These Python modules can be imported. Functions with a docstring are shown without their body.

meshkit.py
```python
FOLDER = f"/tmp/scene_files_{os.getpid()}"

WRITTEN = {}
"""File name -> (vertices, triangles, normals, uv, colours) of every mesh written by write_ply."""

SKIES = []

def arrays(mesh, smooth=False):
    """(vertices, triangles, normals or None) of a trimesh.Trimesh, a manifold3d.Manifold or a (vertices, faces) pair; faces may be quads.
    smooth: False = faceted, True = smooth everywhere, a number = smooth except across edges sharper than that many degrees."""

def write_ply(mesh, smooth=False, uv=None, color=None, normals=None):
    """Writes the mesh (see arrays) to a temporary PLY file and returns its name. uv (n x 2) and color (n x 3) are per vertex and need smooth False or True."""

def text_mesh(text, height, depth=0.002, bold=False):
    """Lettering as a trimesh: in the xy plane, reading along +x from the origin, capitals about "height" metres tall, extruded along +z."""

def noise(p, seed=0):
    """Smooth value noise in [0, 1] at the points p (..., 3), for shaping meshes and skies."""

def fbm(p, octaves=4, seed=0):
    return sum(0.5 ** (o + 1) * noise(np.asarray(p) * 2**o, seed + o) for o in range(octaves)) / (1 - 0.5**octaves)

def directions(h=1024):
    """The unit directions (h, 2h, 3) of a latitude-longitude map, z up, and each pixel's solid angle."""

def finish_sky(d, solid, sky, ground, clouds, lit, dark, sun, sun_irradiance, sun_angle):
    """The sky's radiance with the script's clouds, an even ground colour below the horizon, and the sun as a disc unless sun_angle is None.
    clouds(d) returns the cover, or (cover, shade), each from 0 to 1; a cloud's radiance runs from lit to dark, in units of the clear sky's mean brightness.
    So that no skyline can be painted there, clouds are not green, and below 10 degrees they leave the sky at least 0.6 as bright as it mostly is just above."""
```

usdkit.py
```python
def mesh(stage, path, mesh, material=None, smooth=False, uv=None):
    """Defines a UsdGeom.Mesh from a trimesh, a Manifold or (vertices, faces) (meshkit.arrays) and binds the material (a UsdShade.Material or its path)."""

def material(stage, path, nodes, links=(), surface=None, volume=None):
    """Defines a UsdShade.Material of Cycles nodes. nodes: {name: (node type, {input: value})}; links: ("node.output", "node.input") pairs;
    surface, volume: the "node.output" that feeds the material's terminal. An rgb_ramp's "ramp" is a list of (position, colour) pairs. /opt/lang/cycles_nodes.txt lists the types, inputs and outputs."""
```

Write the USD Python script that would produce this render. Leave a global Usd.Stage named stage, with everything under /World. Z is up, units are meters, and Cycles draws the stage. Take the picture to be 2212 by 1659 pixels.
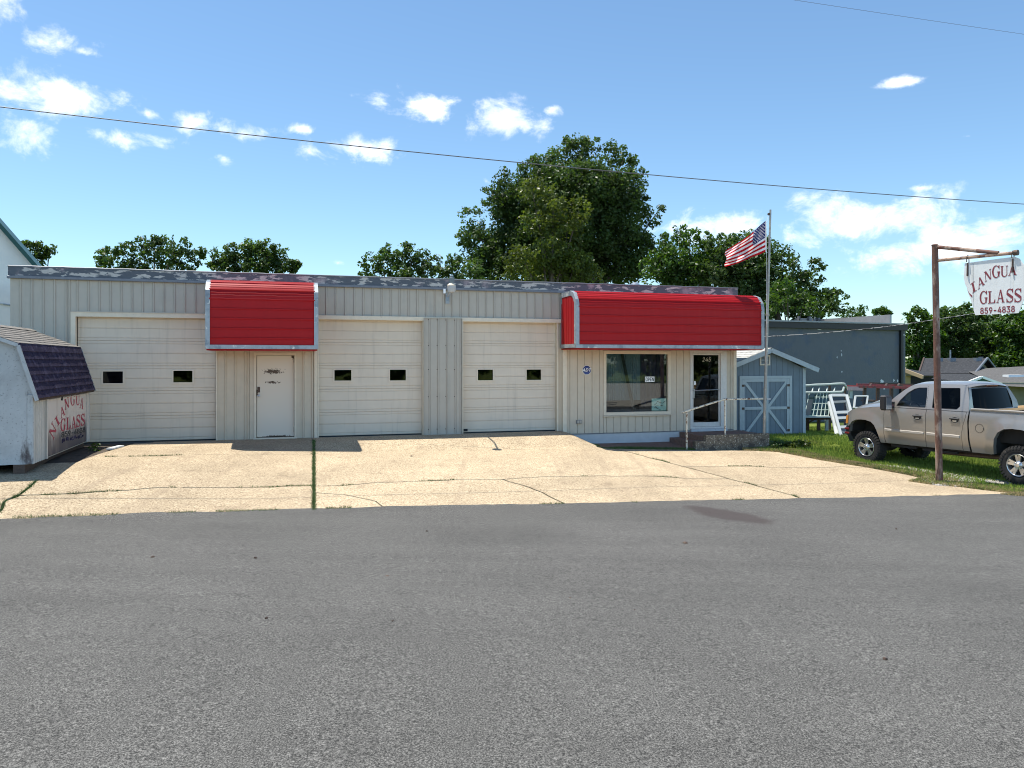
import math, random
import numpy as np, trimesh, usdkit, meshkit
from shapely.geometry import Polygon, Point, LineString, MultiPolygon, box as sbox
from shapely.ops import unary_union
from shapely import affinity
from scipy.spatial import Delaunay
from scipy.interpolate import RegularGridInterpolator
from pxr import Usd, UsdGeom, UsdLux, UsdShade, Gf, Sdf

random.seed(7)
RNG = np.random.default_rng(7)
stage = Usd.Stage.CreateInMemory()
UsdGeom.SetStageUpAxis(stage, 'Z')
UsdGeom.SetStageMetersPerUnit(stage, 1.0)
UsdGeom.Xform.Define(stage, '/World')

# ---------------------------------------------------------------- camera, sky, sun, exposure
F, CX, HZ, ZC = 1671.0, 1106.0, 781.0, 1.93      # focal length, centre, horizon of a 2212-wide picture; eye height
cam = UsdGeom.Camera.Define(stage, '/World/camera')
cam.CreateHorizontalApertureAttr(36.0)
cam.CreateVerticalApertureAttr(27.0)
cam.CreateFocalLengthAttr(36.0 * F / 2212)
cam.CreateVerticalApertureOffsetAttr(-(829.5 - HZ) / 2212 * 36.0)
cam.CreateFStopAttr(0.0)
cam.CreateClippingRangeAttr(Gf.Vec2f(0.05, 5000))
cam.AddTranslateOp().Set(Gf.Vec3d(0, 0, ZC))
cam.AddRotateXOp().Set(90)
cam.CreateExposureAttr(EXPO := 0.6)

SUN = np.array([-.284, .077, 1.0]); SUN /= np.linalg.norm(SUN)
sun = UsdLux.DistantLight.Define(stage, '/World/sun')
sun.CreateIntensityAttr(1.25); sun.CreateAngleAttr(0.5); sun.CreateNormalizeAttr(True)
sun.CreateColorAttr(Gf.Vec3f(1.0, .95, .87))
zax = Gf.Vec3d(*map(float, SUN))
xax = Gf.Cross(Gf.Vec3d(0, 1, 0), zax).GetNormalized(); yax = Gf.Cross(zax, xax)
sun.AddTransformOp().Set(Gf.Matrix4d(*xax, 0, *yax, 0, *zax, 0, 0, 0, 0, 1))

SKY_STRENGTH = 0.125
dome = UsdLux.DomeLight.Define(stage, '/World/sky')
nodes = {'dir': ('geometry', {}),
         'sky': ('sky_texture', dict(sky_type='single_scattering', sun_disc=False, sun_elevation=math.asin(SUN[2]), sun_rotation=math.atan2(SUN[0], SUN[1]),
                                     altitude=300.0, air_density=1.0, aerosol_density=0.35, ozone_density=1.6)),
         'big': ('noise_texture', dict(scale=17.0, detail=6.0, roughness=.62, distortion=.25)),
         'flat': ('mapping', dict(mapping_type='point', scale=(1.0, 1.0, 1.35))),
         'shade': ('noise_texture', dict(scale=7.0, detail=4.0, roughness=.5))}
links = [('dir.position', 'flat.vector'), ('flat.vector', 'big.vector'), ('flat.vector', 'shade.vector')]
# clouds: (u, v, half width, half height, weight) of the fair-weather clouds over the street
CLOUDS = [(0, 20, 60, 55, .95), (95, 75, 75, 40, .8), (180, 112, 40, 14, .7), (20, 180, 95, 55, 1.0), (150, 205, 105, 38, 1.05), (25, 285, 85, 48, .9),
          (280, 305, 85, 26, .95), (480, 278, 95, 25, .9), (485, 340, 45, 22, .75), (660, 280, 35, 13, .8), (760, 318, 85, 32, 1.0), (318, 245, 26, 14, .7),
          (915, 230, 95, 38, 1.0), (1075, 262, 85, 44, 1.05), (1195, 235, 28, 14, .8), (1935, 180, 50, 11, .72), (2090, 294, 34, 12, .65),
          (1600, 492, 190, 32, 1.0), (1850, 475, 170, 58, 1.06), (2000, 538, 170, 48, 1.0), (1990, 405, 50, 14, .75), (730, 568, 24, 9, .75), (1050, 392, 25, 24, .5)]
acc = None
for i, (u, v, a, b, w) in enumerate(CLOUDS):
    d = np.array([(u - CX) / F, 1.0, (HZ - v) / F]); n = np.linalg.norm(d); d /= n
    s = (F * n / a, 1.6, F * n / b)
    nodes[f'm{i}'] = ('mapping', dict(mapping_type='point', scale=s, location=tuple(-d * np.array(s))))
    nodes[f'l{i}'] = ('vector_math', dict(math_type='length'))
    nodes[f'w{i}'] = ('math', dict(math_type='multiply_add', value2=-0.62, value3=w * .655))
    links += [('dir.position', f'm{i}.vector'), (f'm{i}.vector', f'l{i}.vector1'), (f'l{i}.value', f'w{i}.value1')]
    if acc is None:
        acc = f'w{i}.value'
    else:
        nodes[f'x{i}'] = ('math', dict(math_type='maximum'))
        links += [(acc, f'x{i}.value1'), (f'w{i}.value', f'x{i}.value2')]
        acc = f'x{i}.value'
# scattered clouds of the same kind over the rest of the sky
nodes['far'] = ('noise_texture', dict(scale=2.6, detail=3.0, roughness=.5))
nodes['farw'] = ('math', dict(math_type='multiply_add', value2=3.2, value3=-2.05))
nodes['sep'] = ('separate_xyz', {})
nodes['behind'] = ('map_range', dict(range_type='smoothstep', from_min=.35, from_max=.05, to_min=-1.2, to_max=0.0))
nodes['faradd'] = ('math', dict(math_type='add'))
nodes['farmax'] = ('math', dict(math_type='maximum'))
nodes['nz'] = ('math', dict(math_type='multiply_add', value2=2.7, value3=-1.35))
nodes['sum'] = ('math', dict(math_type='add'))
nodes['cov'] = ('map_range', dict(range_type='smoothstep', from_min=.0, from_max=.85, to_min=0.0, to_max=.95))
nodes['deep'] = ('map_range', dict(range_type='smoothstep', from_min=.25, from_max=.85, to_min=0.0, to_max=1.0))
nodes['greyn'] = ('map_range', dict(range_type='smoothstep', from_min=.40, from_max=.66, to_min=0.0, to_max=.75))
nodes['greym'] = ('math', dict(math_type='multiply'))
nodes['ccol'] = ('mix_color', dict(blend_type='mix', a=(8.6, 8.7, 8.9), b=(5.3, 5.8, 6.8)))
nodes['out'] = ('mix_color', dict(blend_type='mix', use_clamp=False))
nodes['tint'] = ('mix_color', dict(blend_type='multiply', fac=1.0, use_clamp=False, b=(.81, .96, 1.0)))
nodes['bg'] = ('background_shader', dict(strength=SKY_STRENGTH))
links += [('dir.position', 'far.vector'), ('far.fac', 'farw.value1'), ('dir.position', 'sep.vector'), ('sep.y', 'behind.value'), ('farw.value', 'faradd.value1'), ('behind.result', 'faradd.value2'),
          (acc, 'farmax.value1'), ('faradd.value', 'farmax.value2'), ('big.fac', 'nz.value1'), ('farmax.value', 'sum.value1'), ('nz.value', 'sum.value2'), ('sum.value', 'cov.value'),
          ('sum.value', 'deep.value'), ('shade.fac', 'greyn.value'), ('deep.result', 'greym.value1'), ('greyn.result', 'greym.value2'), ('greym.value', 'ccol.fac'),
          ('sky.color', 'tint.a'), ('tint.result', 'out.a'), ('ccol.result', 'out.b'), ('cov.result', 'out.fac'), ('out.result', 'bg.color')]
UsdGeom.Scope.Define(stage, '/World/Looks')
skymat = usdkit.material(stage, '/World/Looks/sky', nodes, links, surface='bg.background')
UsdShade.MaterialBindingAPI.Apply(dome.GetPrim()).Bind(skymat)
dome.GetPrim().SetCustomDataByKey('kind', 'structure')

# ---------------------------------------------------------------- prims and names
COUNT = {}
def numbered(path):
    n = COUNT.get(path, 0); COUNT[path] = n + 1
    return path if n == 0 else f'{path}_{n:03d}'
def tag(prim, label=None, cat=None, group=None, kind=None):
    for k, t in (('label', label), ('category', cat), ('group', group), ('kind', kind)):
        if t: prim.SetCustomDataByKey(k, t)
    return prim
def thing(name, label=None, cat=None, loc=(0, 0, 0), rz=0.0, group=None, kind=None, parent='/World'):
    x = UsdGeom.Xform.Define(stage, numbered(f'{parent}/{name}'))
    x.AddTranslateOp().Set(Gf.Vec3d(*map(float, loc))); x.AddRotateZOp().Set(float(rz))
    tag(x.GetPrim(), label, cat, group, kind)
    return str(x.GetPath())
def part(parent, name, mb, mat, smooth=False, label=None, kind=None):
    v = mb.get() if isinstance(mb, MB) else mb
    m = usdkit.mesh(stage, numbered(f'{parent}/{name}'), v, mat, smooth=smooth)
    tag(m.GetPrim(), label, kind=kind)
    return str(m.GetPath())
def solo(name, mb, mat, label, cat, group=None, kind=None, smooth=False):
    p = part('/World', name, mb, mat, smooth)
    tag(stage.GetPrimAtPath(p), label, cat, group, kind)
    return p

# ---------------------------------------------------------------- mesh builder
class MB:
    def __init__(s): s.v, s.f, s.n = [], [], 0
    def add(s, v, f):
        v = np.asarray(v, float); f = np.asarray(f, int)
        if f.shape[1] == 4: f = np.vstack([f[:, [0, 1, 2]], f[:, [0, 2, 3]]])
        s.v.append(v); s.f.append(f + s.n); s.n += len(v); return s
    def get(s): return np.vstack(s.v), np.vstack(s.f)
    def tri(s, *p): return s.add(p, [[0, 1, 2]])
    def quad(s, a, b, c, d): return s.add([a, b, c, d], [[0, 1, 2, 3]])
    def box(s, x0, x1, y0, y1, z0, z1):
        x0, x1 = sorted((x0, x1)); y0, y1 = sorted((y0, y1)); z0, z1 = sorted((z0, z1))
        v = [(x, y, z) for z in (z0, z1) for y in (y0, y1) for x in (x0, x1)]
        return s.add(v, [[0, 2, 3, 1], [4, 5, 7, 6], [0, 1, 5, 4], [2, 6, 7, 3], [0, 4, 6, 2], [1, 3, 7, 5]])
    def bbox(s, x0, x1, y0, y1, z0, z1, b=.01):
        """box with chamfered edges"""
        pts = []
        for x in (x0, x1):
            for y in (y0, y1):
                for z in (z0, z1):
                    sx = b if x == min(x0, x1) else -b; sy = b if y == min(y0, y1) else -b; sz = b if z == min(z0, z1) else -b
                    pts += [(x + sx, y + sy, z), (x + sx, y, z + sz), (x, y + sy, z + sz)]
        h = trimesh.convex.convex_hull(np.array(pts))
        return s.add(h.vertices, h.faces)
    def hull(s, pts):
        h = trimesh.convex.convex_hull(np.array(pts, float)); return s.add(h.vertices, h.faces)
    def beam(s, p, q, w, h, up=(0, 0, 1)):
        """straight bar from p to q, w across and h along up"""
        p, q, up = (np.asarray(a, float) for a in (p, q, up)); d = q - p; d /= np.linalg.norm(d)
        r = np.cross(d, up); r /= np.linalg.norm(r); t = np.cross(r, d)
        v = [c + r * a * w / 2 + t * b * h / 2 for c in (p, q) for a, b in ((-1, -1), (1, -1), (1, 1), (-1, 1))]
        return s.add(v, [[0, 1, 2, 3], [7, 6, 5, 4], [0, 4, 5, 1], [1, 5, 6, 2], [2, 6, 7, 3], [3, 7, 4, 0]])
    def tube(s, pts, r, n=8, caps=True):
        pts = np.asarray(pts, float); r = np.broadcast_to(r, len(pts))
        t = np.gradient(pts, axis=0); t /= np.linalg.norm(t, axis=1)[:, None]
        a = np.array([0, 0, 1.0]) if abs(t[0, 2]) < .9 else np.array([1.0, 0, 0])
        u = np.cross(t[0], a); u /= np.linalg.norm(u); rings = []
        ang = np.arange(n) / n * 2 * np.pi
        for i in range(len(pts)):
            u = u - t[i] * (u @ t[i]); u /= np.linalg.norm(u); w = np.cross(t[i], u)
            rings.append(pts[i] + r[i] * (np.cos(ang)[:, None] * u + np.sin(ang)[:, None] * w))
        v = np.vstack(rings); f = []
        for i in range(len(pts) - 1):
            for k in range(n):
                f.append([i * n + k, i * n + (k + 1) % n, (i + 1) * n + (k + 1) % n, (i + 1) * n + k])
        s.add(v, f)
        if caps:
            for i, o in ((0, 1), (len(pts) - 1, 0)):
                c = np.vstack([pts[i], rings[i]])
                s.add(c, [[0, 1 + (k + 1 - o) % n, 1 + (k + o) % n] for k in range(n)])
        return s
    def lathe(s, prof, c, axis=(0, 0, 1), n=24):
        """prof: (radius, height) along the axis from c"""
        c, ax = np.asarray(c, float), np.asarray(axis, float); ax /= np.linalg.norm(ax)
        a = np.array([0, 0, 1.0]) if abs(ax[2]) < .9 else np.array([1.0, 0, 0])
        u = np.cross(a, ax); u /= np.linalg.norm(u); w = np.cross(ax, u); ang = np.arange(n) / n * 2 * np.pi
        ring = np.cos(ang)[:, None] * u + np.sin(ang)[:, None] * w
        v = np.vstack([c + ax * h + ring * r for r, h in prof]); m = len(prof)
        return s.add(v, [[i * n + k, i * n + (k + 1) % n, (i + 1) * n + (k + 1) % n, (i + 1) * n + k] for i in range(m - 1) for k in range(n)])
    def extr(s, poly, fn, depth):
        """shapely polygon extruded from 0 to depth; fn maps (x, y, h) rows to points"""
        for g in getattr(poly, 'geoms', [poly]):
            if g.is_empty: continue
            m = trimesh.creation.extrude_polygon(g, depth, engine='earcut')
            s.add(fn(np.array(m.vertices)), m.faces)
        return s
    def strip(s, rows):
        """rows: list of equally long point lists; joined by quads"""
        rows = [np.asarray(r, float) for r in rows]; n = len(rows[0]); v = np.vstack(rows)
        return s.add(v, [[i * n + k, i * n + k + 1, (i + 1) * n + k + 1, (i + 1) * n + k] for i in range(len(rows) - 1) for k in range(n - 1)])

def sheet(poly, res, fn):
    """polygon as a fine triangle sheet; fn maps (n,2) to (n,3)"""
    V, Fc, n = [], [], 0
    for g in getattr(poly, 'geoms', [poly]):
        if g.is_empty or g.area < 1e-5: continue
        pts = []
        for ring in [g.exterior, *g.interiors]:
            L = ring.length; k = max(3, int(math.ceil(L / res)))
            c = list(ring.coords)[:-1]
            pts += c + [ring.interpolate(i / k * L).coords[0] for i in range(k)]
        x0, y0, x1, y1 = g.bounds
        gx, gy = np.meshgrid(np.arange(x0, x1 + res, res), np.arange(y0, y1 + res, res)); gx = gx + (np.arange(gx.shape[0]) % 2)[:, None] * res / 2
        q = np.stack([gx.ravel(), gy.ravel()], 1)
        import shapely
        inner = g.buffer(-res * .45)
        if not inner.is_empty: pts += [tuple(p) for p in q[shapely.contains_xy(inner, q[:, 0], q[:, 1])]]
        P = np.unique(np.round(np.array(pts), 5), axis=0)
        T = Delaunay(P).simplices; cen = P[T].mean(1)
        T = T[shapely.contains_xy(g.buffer(1e-6), cen[:, 0], cen[:, 1])]
        a = P[T]; area = np.cross(a[:, 1] - a[:, 0], a[:, 2] - a[:, 0]); T = T[np.abs(area) > 1e-9]; area = area[np.abs(area) > 1e-9]
        T[area < 0] = T[area < 0][:, ::-1]
        V.append(fn(P)); Fc.append(T + n); n += len(P)
    return np.vstack(V), np.vstack(Fc)

# ---------------------------------------------------------------- frames: the building's front runs along s, q is metres in front of it
TH = math.atan(.2985); E = np.array([math.cos(TH), math.sin(TH)]); N = np.array([math.sin(TH), -math.cos(TH)]); O = np.array([0.0, 21.15])
def sq(s, q): return O + np.multiply.outer(s, E) + np.multiply.outer(q, N)          # (s, q) -> world x, y
def tosq(p): p = np.asarray(p, float) - O; return p @ E, p @ N
def hit(u, v, p0, d):
    """where the sight line of a picture point meets the vertical plane through p0 along d: (distance along d, height)"""
    k = (u - CX) / F; p0, d = np.asarray(p0, float), np.asarray(d, float)
    t = (k * p0[1] - p0[0]) / (d[0] - k * d[1]); Y = p0[1] + d[1] * t
    return t, ZC + (HZ - v) * Y / F
def wall(u, v, q=0.0): return hit(u, v, sq(0, q), E)
def at(u, v, Y): return np.array([(u - CX) / F * Y, Y, ZC + (HZ - v) / F * Y])
SK = np.array([-60, -14, -10, -6.5, -4.5, -2, 1.5, 2.2, 5, 7, 8.5, 10, 14, 60.0])
QK = np.array([-80, -30, -0.5, 0, .7, 1.5, 2.5, 3.5, 5.2, 7.2, 14, 22, 80.0])
HT = np.array([[-.3, -.1, 0, 0, .02, .04, .06, .07, .02, -.40, -.28, -.3, -.6], [-.3, -.1, 0, 0, .02, .05, .08, .09, .05, -.41, -.28, -.3, -.6], [-.3, -.1, 0, 0, .02, .04, .06, .05, -.04, -.45, -.3, -.32, -.6],
               [-.4, -.2, 0, 0, -.02, -.09, -.17, -.24, -.36, -.51, -.36, -.38, -.6], [-.5, -.2, 0, 0, -.03, -.18, -.23, -.29, -.40, -.54, -.38, -.40, -.6], [-.6, -.3, 0, 0, -.04, -.27, -.31, -.36, -.47, -.60, -.44, -.46, -.6],
               [-.8, -.4, 0, 0, -.04, -.29, -.34, -.40, -.52, -.66, -.5, -.52, -.7], [-.8, -.4, -.37, -.37, -.37, -.39, -.42, -.47, -.56, -.68, -.51, -.53, -.7], [-1, -.5, -.38, -.39, -.43, -.47, -.52, -.56, -.64, -.74, -.57, -.59, -.8],
               [-1.5, -.6, -.35, -.36, -.42, -.49, -.55, -.60, -.675, -.77, -.61, -.63, -.8], [-2, -.7, -.33, -.34, -.39, -.46, -.56, -.69, -.735, -.785, -.64, -.66, -.8], [-2.5, -.8, -.35, -.36, -.42, -.52, -.62, -.735, -.76, -.79, -.66, -.69, -.8],
               [-3, -1, -.45, -.45, -.49, -.56, -.64, -.74, -.78, -.83, -.72, -.75, -.9], [-3, -1.5, -.8, -.8, -.8, -.8, -.85, -.9, -1.0, -1.1, -1, -1.1, -1.2]])
_hi = RegularGridInterpolator((SK, QK), HT, bounds_error=False, fill_value=None)
def H(s, q):
    s, q = np.asarray(s, float), np.asarray(q, float); e = .13; out = 0
    for a, b, w in ((0, 0, .4), (e, 0, .15), (-e, 0, .15), (0, e, .15), (0, -e, .15)):
        qq = np.where(q + b < 0, np.where(q < 0, q + b, 0), q + b)
        out = out + w * _hi(np.stack([np.clip(s + a, -60, 60), np.clip(qq, -80, 80)], -1))
    return out
def ground(u, v, dz=0.0):
    """(s, q) of the ground seen at a picture point"""
    d = np.array([(u - CX) / F, 1.0, (HZ - v) / F]); lo, hi = 2.0, 120.0
    ys = np.linspace(lo, hi, 6000); s, q = tosq(np.stack([d[0] * ys, ys], 1))
    g = ZC + d[2] * ys - H(s, q) - dz; i = np.argmax(g < 0)
    return float(s[i]), float(q[i])
def gxy(u, v):
    s, q = ground(u, v); p = sq(s, q); return np.array([p[0], p[1], float(H(s, q))])

# ---------------------------------------------------------------- materials
def mat(name, col, rough=.6, metal=0.0, var=None, var2=None, bump=None, spec=.5, coat=0.0, streak=None, coord='geometry.position', extra=None):
    """paint-like material. var: (scale, amount) value noise; var2: (scale, colour, low, high) second colour in patches; bump: (scale, distance); streak: (colour, amount) vertical dirt streaks"""
    g, o = coord.split('.')
    n = {g: (g, {}), 'p': ('principled_bsdf', dict(base_color=col, roughness=rough, metallic=metal, specular_ior_level=spec, coat_weight=coat))}
    l, cur = [], None
    def mixin(tagname, fac, colour, blend='mix', k=1.0):
        nonlocal cur
        n[tagname] = ('mix_color', dict(blend_type=blend, a=col, b=colour))
        if cur: l.append((cur, f'{tagname}.a'))
        l.append((fac, f'{tagname}.fac')); cur = f'{tagname}.result'
    if var2:
        for i, (sc, c2, lo, hi, *rest) in enumerate(var2 if isinstance(var2, list) else [var2]):
            vec = coord
            if rest:
                n[f'vm{i}'] = ('mapping', dict(mapping_type='point', scale=rest[0])); l.append((coord, f'vm{i}.vector')); vec = f'vm{i}.vector'
            n[f'v{i}'] = ('noise_texture', dict(scale=sc, detail=6.0, roughness=.62)); n[f'r{i}'] = ('map_range', dict(range_type='smoothstep', from_min=lo, from_max=hi, to_min=0.0, to_max=1.0))
            l += [(vec, f'v{i}.vector'), (f'v{i}.fac', f'r{i}.value')]; mixin(f'vx{i}', f'r{i}.result', c2)
    if streak:
        n['sm'] = ('mapping', dict(mapping_type='point', scale=(9.0, 9.0, .55))); n['sn'] = ('noise_texture', dict(scale=1.0, detail=5.0, roughness=.65))
        n['sr'] = ('map_range', dict(range_type='smoothstep', from_min=.5, from_max=.8, to_min=0.0, to_max=streak[1]))
        l += [(coord, 'sm.vector'), ('sm.vector', 'sn.vector'), ('sn.fac', 'sr.value')]; mixin('sx', 'sr.result', streak[0])
    if var:
        n['n'] = ('noise_texture', dict(scale=var[0], detail=8.0, roughness=.7)); n['nr'] = ('map_range', dict(from_min=.25, from_max=.75, to_min=1 - var[1], to_max=1 + var[1]))
        n['nm'] = ('mix_color', dict(blend_type='multiply', fac=1.0, a=col, use_clamp=False))
        l += [(coord, 'n.vector'), ('n.fac', 'nr.value'), ('nr.result', 'nm.b')]
        if cur: l.append((cur, 'nm.a'))
        cur = 'nm.result'
    if cur: l.append((cur, 'p.base_color'))
    if bump:
        n['b'] = ('noise_texture', dict(scale=bump[0], detail=4.0, roughness=.6)); n['bb'] = ('bump', dict(strength=1.0, distance=bump[1]))
        l += [(coord, 'b.vector'), ('b.fac', 'bb.height'), ('bb.normal', 'p.normal')]
    if extra: extra(n, l)
    return usdkit.material(stage, f'/World/Looks/{name}', n, l, surface='p.BSDF')
def pane(name, tint=(.75, .8, .8), rough=.02, ior=1.5, base=0.0):
    n = {'t': ('transparent_bsdf', dict(color=tint)), 'g': ('glossy_bsdf', dict(color=(.95, .97, 1.0), roughness=rough)), 'f': ('layer_weight', dict(blend=.5)), 'w': ('math', dict(math_type='power', value2=5.0)),
         'a': ('math', dict(math_type='multiply_add', value2=.9, value3=((ior - 1) / (ior + 1)) ** 2 + base, use_clamp=True)), 'm': ('mix_closure', {})}
    return usdkit.material(stage, f'/World/Looks/{name}', n, [('f.facing', 'w.value1'), ('w.value', 'a.value1'), ('a.value', 'm.fac'), ('t.BSDF', 'm.closure1'), ('g.BSDF', 'm.closure2')], surface='m.closure')

# ---------------------------------------------------------------- ground materials
def asphalt_extra(n, l):
    n['gr'] = ('noise_texture', dict(scale=75.0, detail=3.0, roughness=.95)); n['grr'] = ('rgb_ramp', dict(ramp=[(0, (.004, .004, .004)), (.39, (.021, .0205, .019)), (.47, (.061, .0595, .055)), (.53, (.107, .104, .096)), (.61, (.19, .185, .17)), (1, (.40, .39, .355))]))
    n['g2'] = ('noise_texture', dict(scale=24.0, detail=2.0, roughness=.8)); n['g2r'] = ('map_range', dict(from_min=.3, from_max=.7, to_min=.74, to_max=1.26)); n['g2m'] = ('mix_color', dict(blend_type='multiply', fac=1.0, use_clamp=False))
    l += [('geometry.position', 'g2.vector'), ('g2.fac', 'g2r.value'), ('grr.color', 'g2m.a'), ('g2r.result', 'g2m.b')]
    n['lm'] = ('mapping', dict(mapping_type='point', rotation=(0, 0, -TH), scale=(.14, 1.3, 1))); n['ln'] = ('noise_texture', dict(scale=1.0, detail=5.0, roughness=.6)); n['lr'] = ('map_range', dict(from_min=.3, from_max=.7, to_min=.90, to_max=1.10))
    n['l2'] = ('noise_texture', dict(scale=.5, detail=3.0)); n['l2r'] = ('map_range', dict(from_min=.3, from_max=.7, to_min=.9, to_max=1.1))
    n['a1'] = ('mix_color', dict(blend_type='multiply', fac=1.0, use_clamp=False)); n['a2'] = ('mix_color', dict(blend_type='multiply', fac=1.0, use_clamp=False))
    # the dark streak that runs out over the road
    p0, p1 = gxy(1490, 1094), gxy(1668, 1134); c = (p0 + p1) / 2; ang = math.atan2(p1[1] - p0[1], p1[0] - p0[0]); hl = np.linalg.norm((p1 - p0)[:2]) / 2
    n['s0'] = ('vector_math', dict(math_type='subtract', vector2=tuple(c))); n['s1'] = ('vector_rotate', dict(rotate_type='z_axis', angle=-ang)); n['s2'] = ('mapping', dict(mapping_type='point', scale=(1 / hl, 1 / .42, 0)))
    n['s3'] = ('vector_math', dict(math_type='length')); n['sn'] = ('noise_texture', dict(scale=2.2, detail=5.0)); n['s4'] = ('math', dict(math_type='multiply_add', value2=1.1)); n['s5'] = ('map_range', dict(range_type='smoothstep', from_min=1.75, from_max=1.2, to_min=0.0, to_max=.8))
    n['s6'] = ('mix_color', dict(blend_type='mix', b=(.05, .04, .038)))
    n['bb'] = ('bump', dict(strength=.5, distance=.005))
    l += [('geometry.position', 'gr.vector'), ('gr.fac', 'grr.fac'), ('geometry.position', 'lm.vector'), ('lm.vector', 'ln.vector'), ('ln.fac', 'lr.value'), ('geometry.position', 'l2.vector'), ('l2.fac', 'l2r.value'),
          ('g2m.result', 'a1.a'), ('lr.result', 'a1.b'), ('a1.result', 'a2.a'), ('l2r.result', 'a2.b'),
          ('geometry.position', 's0.vector1'), ('s0.vector', 's1.vector'), ('s1.vector', 's2.vector'), ('s2.vector', 's3.vector1'), ('geometry.position', 'sn.vector'), ('sn.fac', 's4.value1'), ('s3.value', 's4.value3'), ('s4.value', 's5.value'),
          ('a2.result', 's6.a'), ('s5.result', 's6.fac'), ('s6.result', 'p.base_color'), ('gr.fac', 'bb.height'), ('bb.normal', 'p.normal')]
M_ASPHALT = mat('asphalt', (.12, .12, .12), .92, spec=.25, extra=asphalt_extra)
def concrete_extra(n, l):
    n['gr'] = ('noise_texture', dict(scale=30.0, detail=4.0, roughness=.93)); n['grr'] = ('rgb_ramp', dict(ramp=[(0, (.07, .05, .035)), (.40, (.17, .118, .075)), (.455, (.325, .248, .155)), (.51, (.45, .362, .240)), (.60, (.54, .445, .310)), (1, (.65, .555, .42))]))
    n['tm'] = ('mapping', dict(mapping_type='point', rotation=(0, 0, -TH), scale=(2.6, .16, 1))); n['tn'] = ('noise_texture', dict(scale=1.0, detail=4.0, roughness=.6)); n['tr'] = ('map_range', dict(range_type='smoothstep', from_min=.52, from_max=.78, to_min=0.0, to_max=.5)); n['tx'] = ('mix_color', dict(blend_type='mix', b=(.25, .19, .13)))
    l += [('geometry.position', 'tm.vector'), ('tm.vector', 'tn.vector'), ('tn.fac', 'tr.value'), ('tr.result', 'tx.fac')]
    n['ln'] = ('noise_texture', dict(scale=.8, detail=7.0, roughness=.65)); n['lr'] = ('map_range', dict(from_min=.3, from_max=.7, to_min=.82, to_max=1.12))
    n['a1'] = ('mix_color', dict(blend_type='multiply', fac=1.0, use_clamp=False))
    n['dn'] = ('noise_texture', dict(scale=1.7, detail=8.0, roughness=.7)); n['dr'] = ('map_range', dict(range_type='smoothstep', from_min=.54, from_max=.74, to_min=0.0, to_max=.62)); n['dm'] = ('mix_color', dict(blend_type='mix', b=(.20, .15, .10)))
    n['oi'] = ('object_info', {}); n['or'] = ('map_range', dict(to_min=.93, to_max=1.07)); n['a2'] = ('mix_color', dict(blend_type='multiply', fac=1.0, use_clamp=False))
    n['bb'] = ('bump', dict(strength=.5, distance=.006))
    l += [('geometry.position', 'gr.vector'), ('gr.fac', 'grr.fac'), ('geometry.position', 'ln.vector'), ('ln.fac', 'lr.value'), ('grr.color', 'a1.a'), ('lr.result', 'a1.b'), ('geometry.position', 'dn.vector'), ('dn.fac', 'dr.value'),
          ('a1.result', 'dm.a'), ('dr.result', 'dm.fac'), ('oi.random', 'or.value'), ('dm.result', 'tx.a'), ('tx.result', 'a2.a'), ('or.result', 'a2.b'), ('a2.result', 'p.base_color'), ('gr.fac', 'bb.height'), ('bb.normal', 'p.normal')]
M_CONCRETE = mat('concrete', (.42, .32, .2), .9, spec=.2, extra=concrete_extra)
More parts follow.
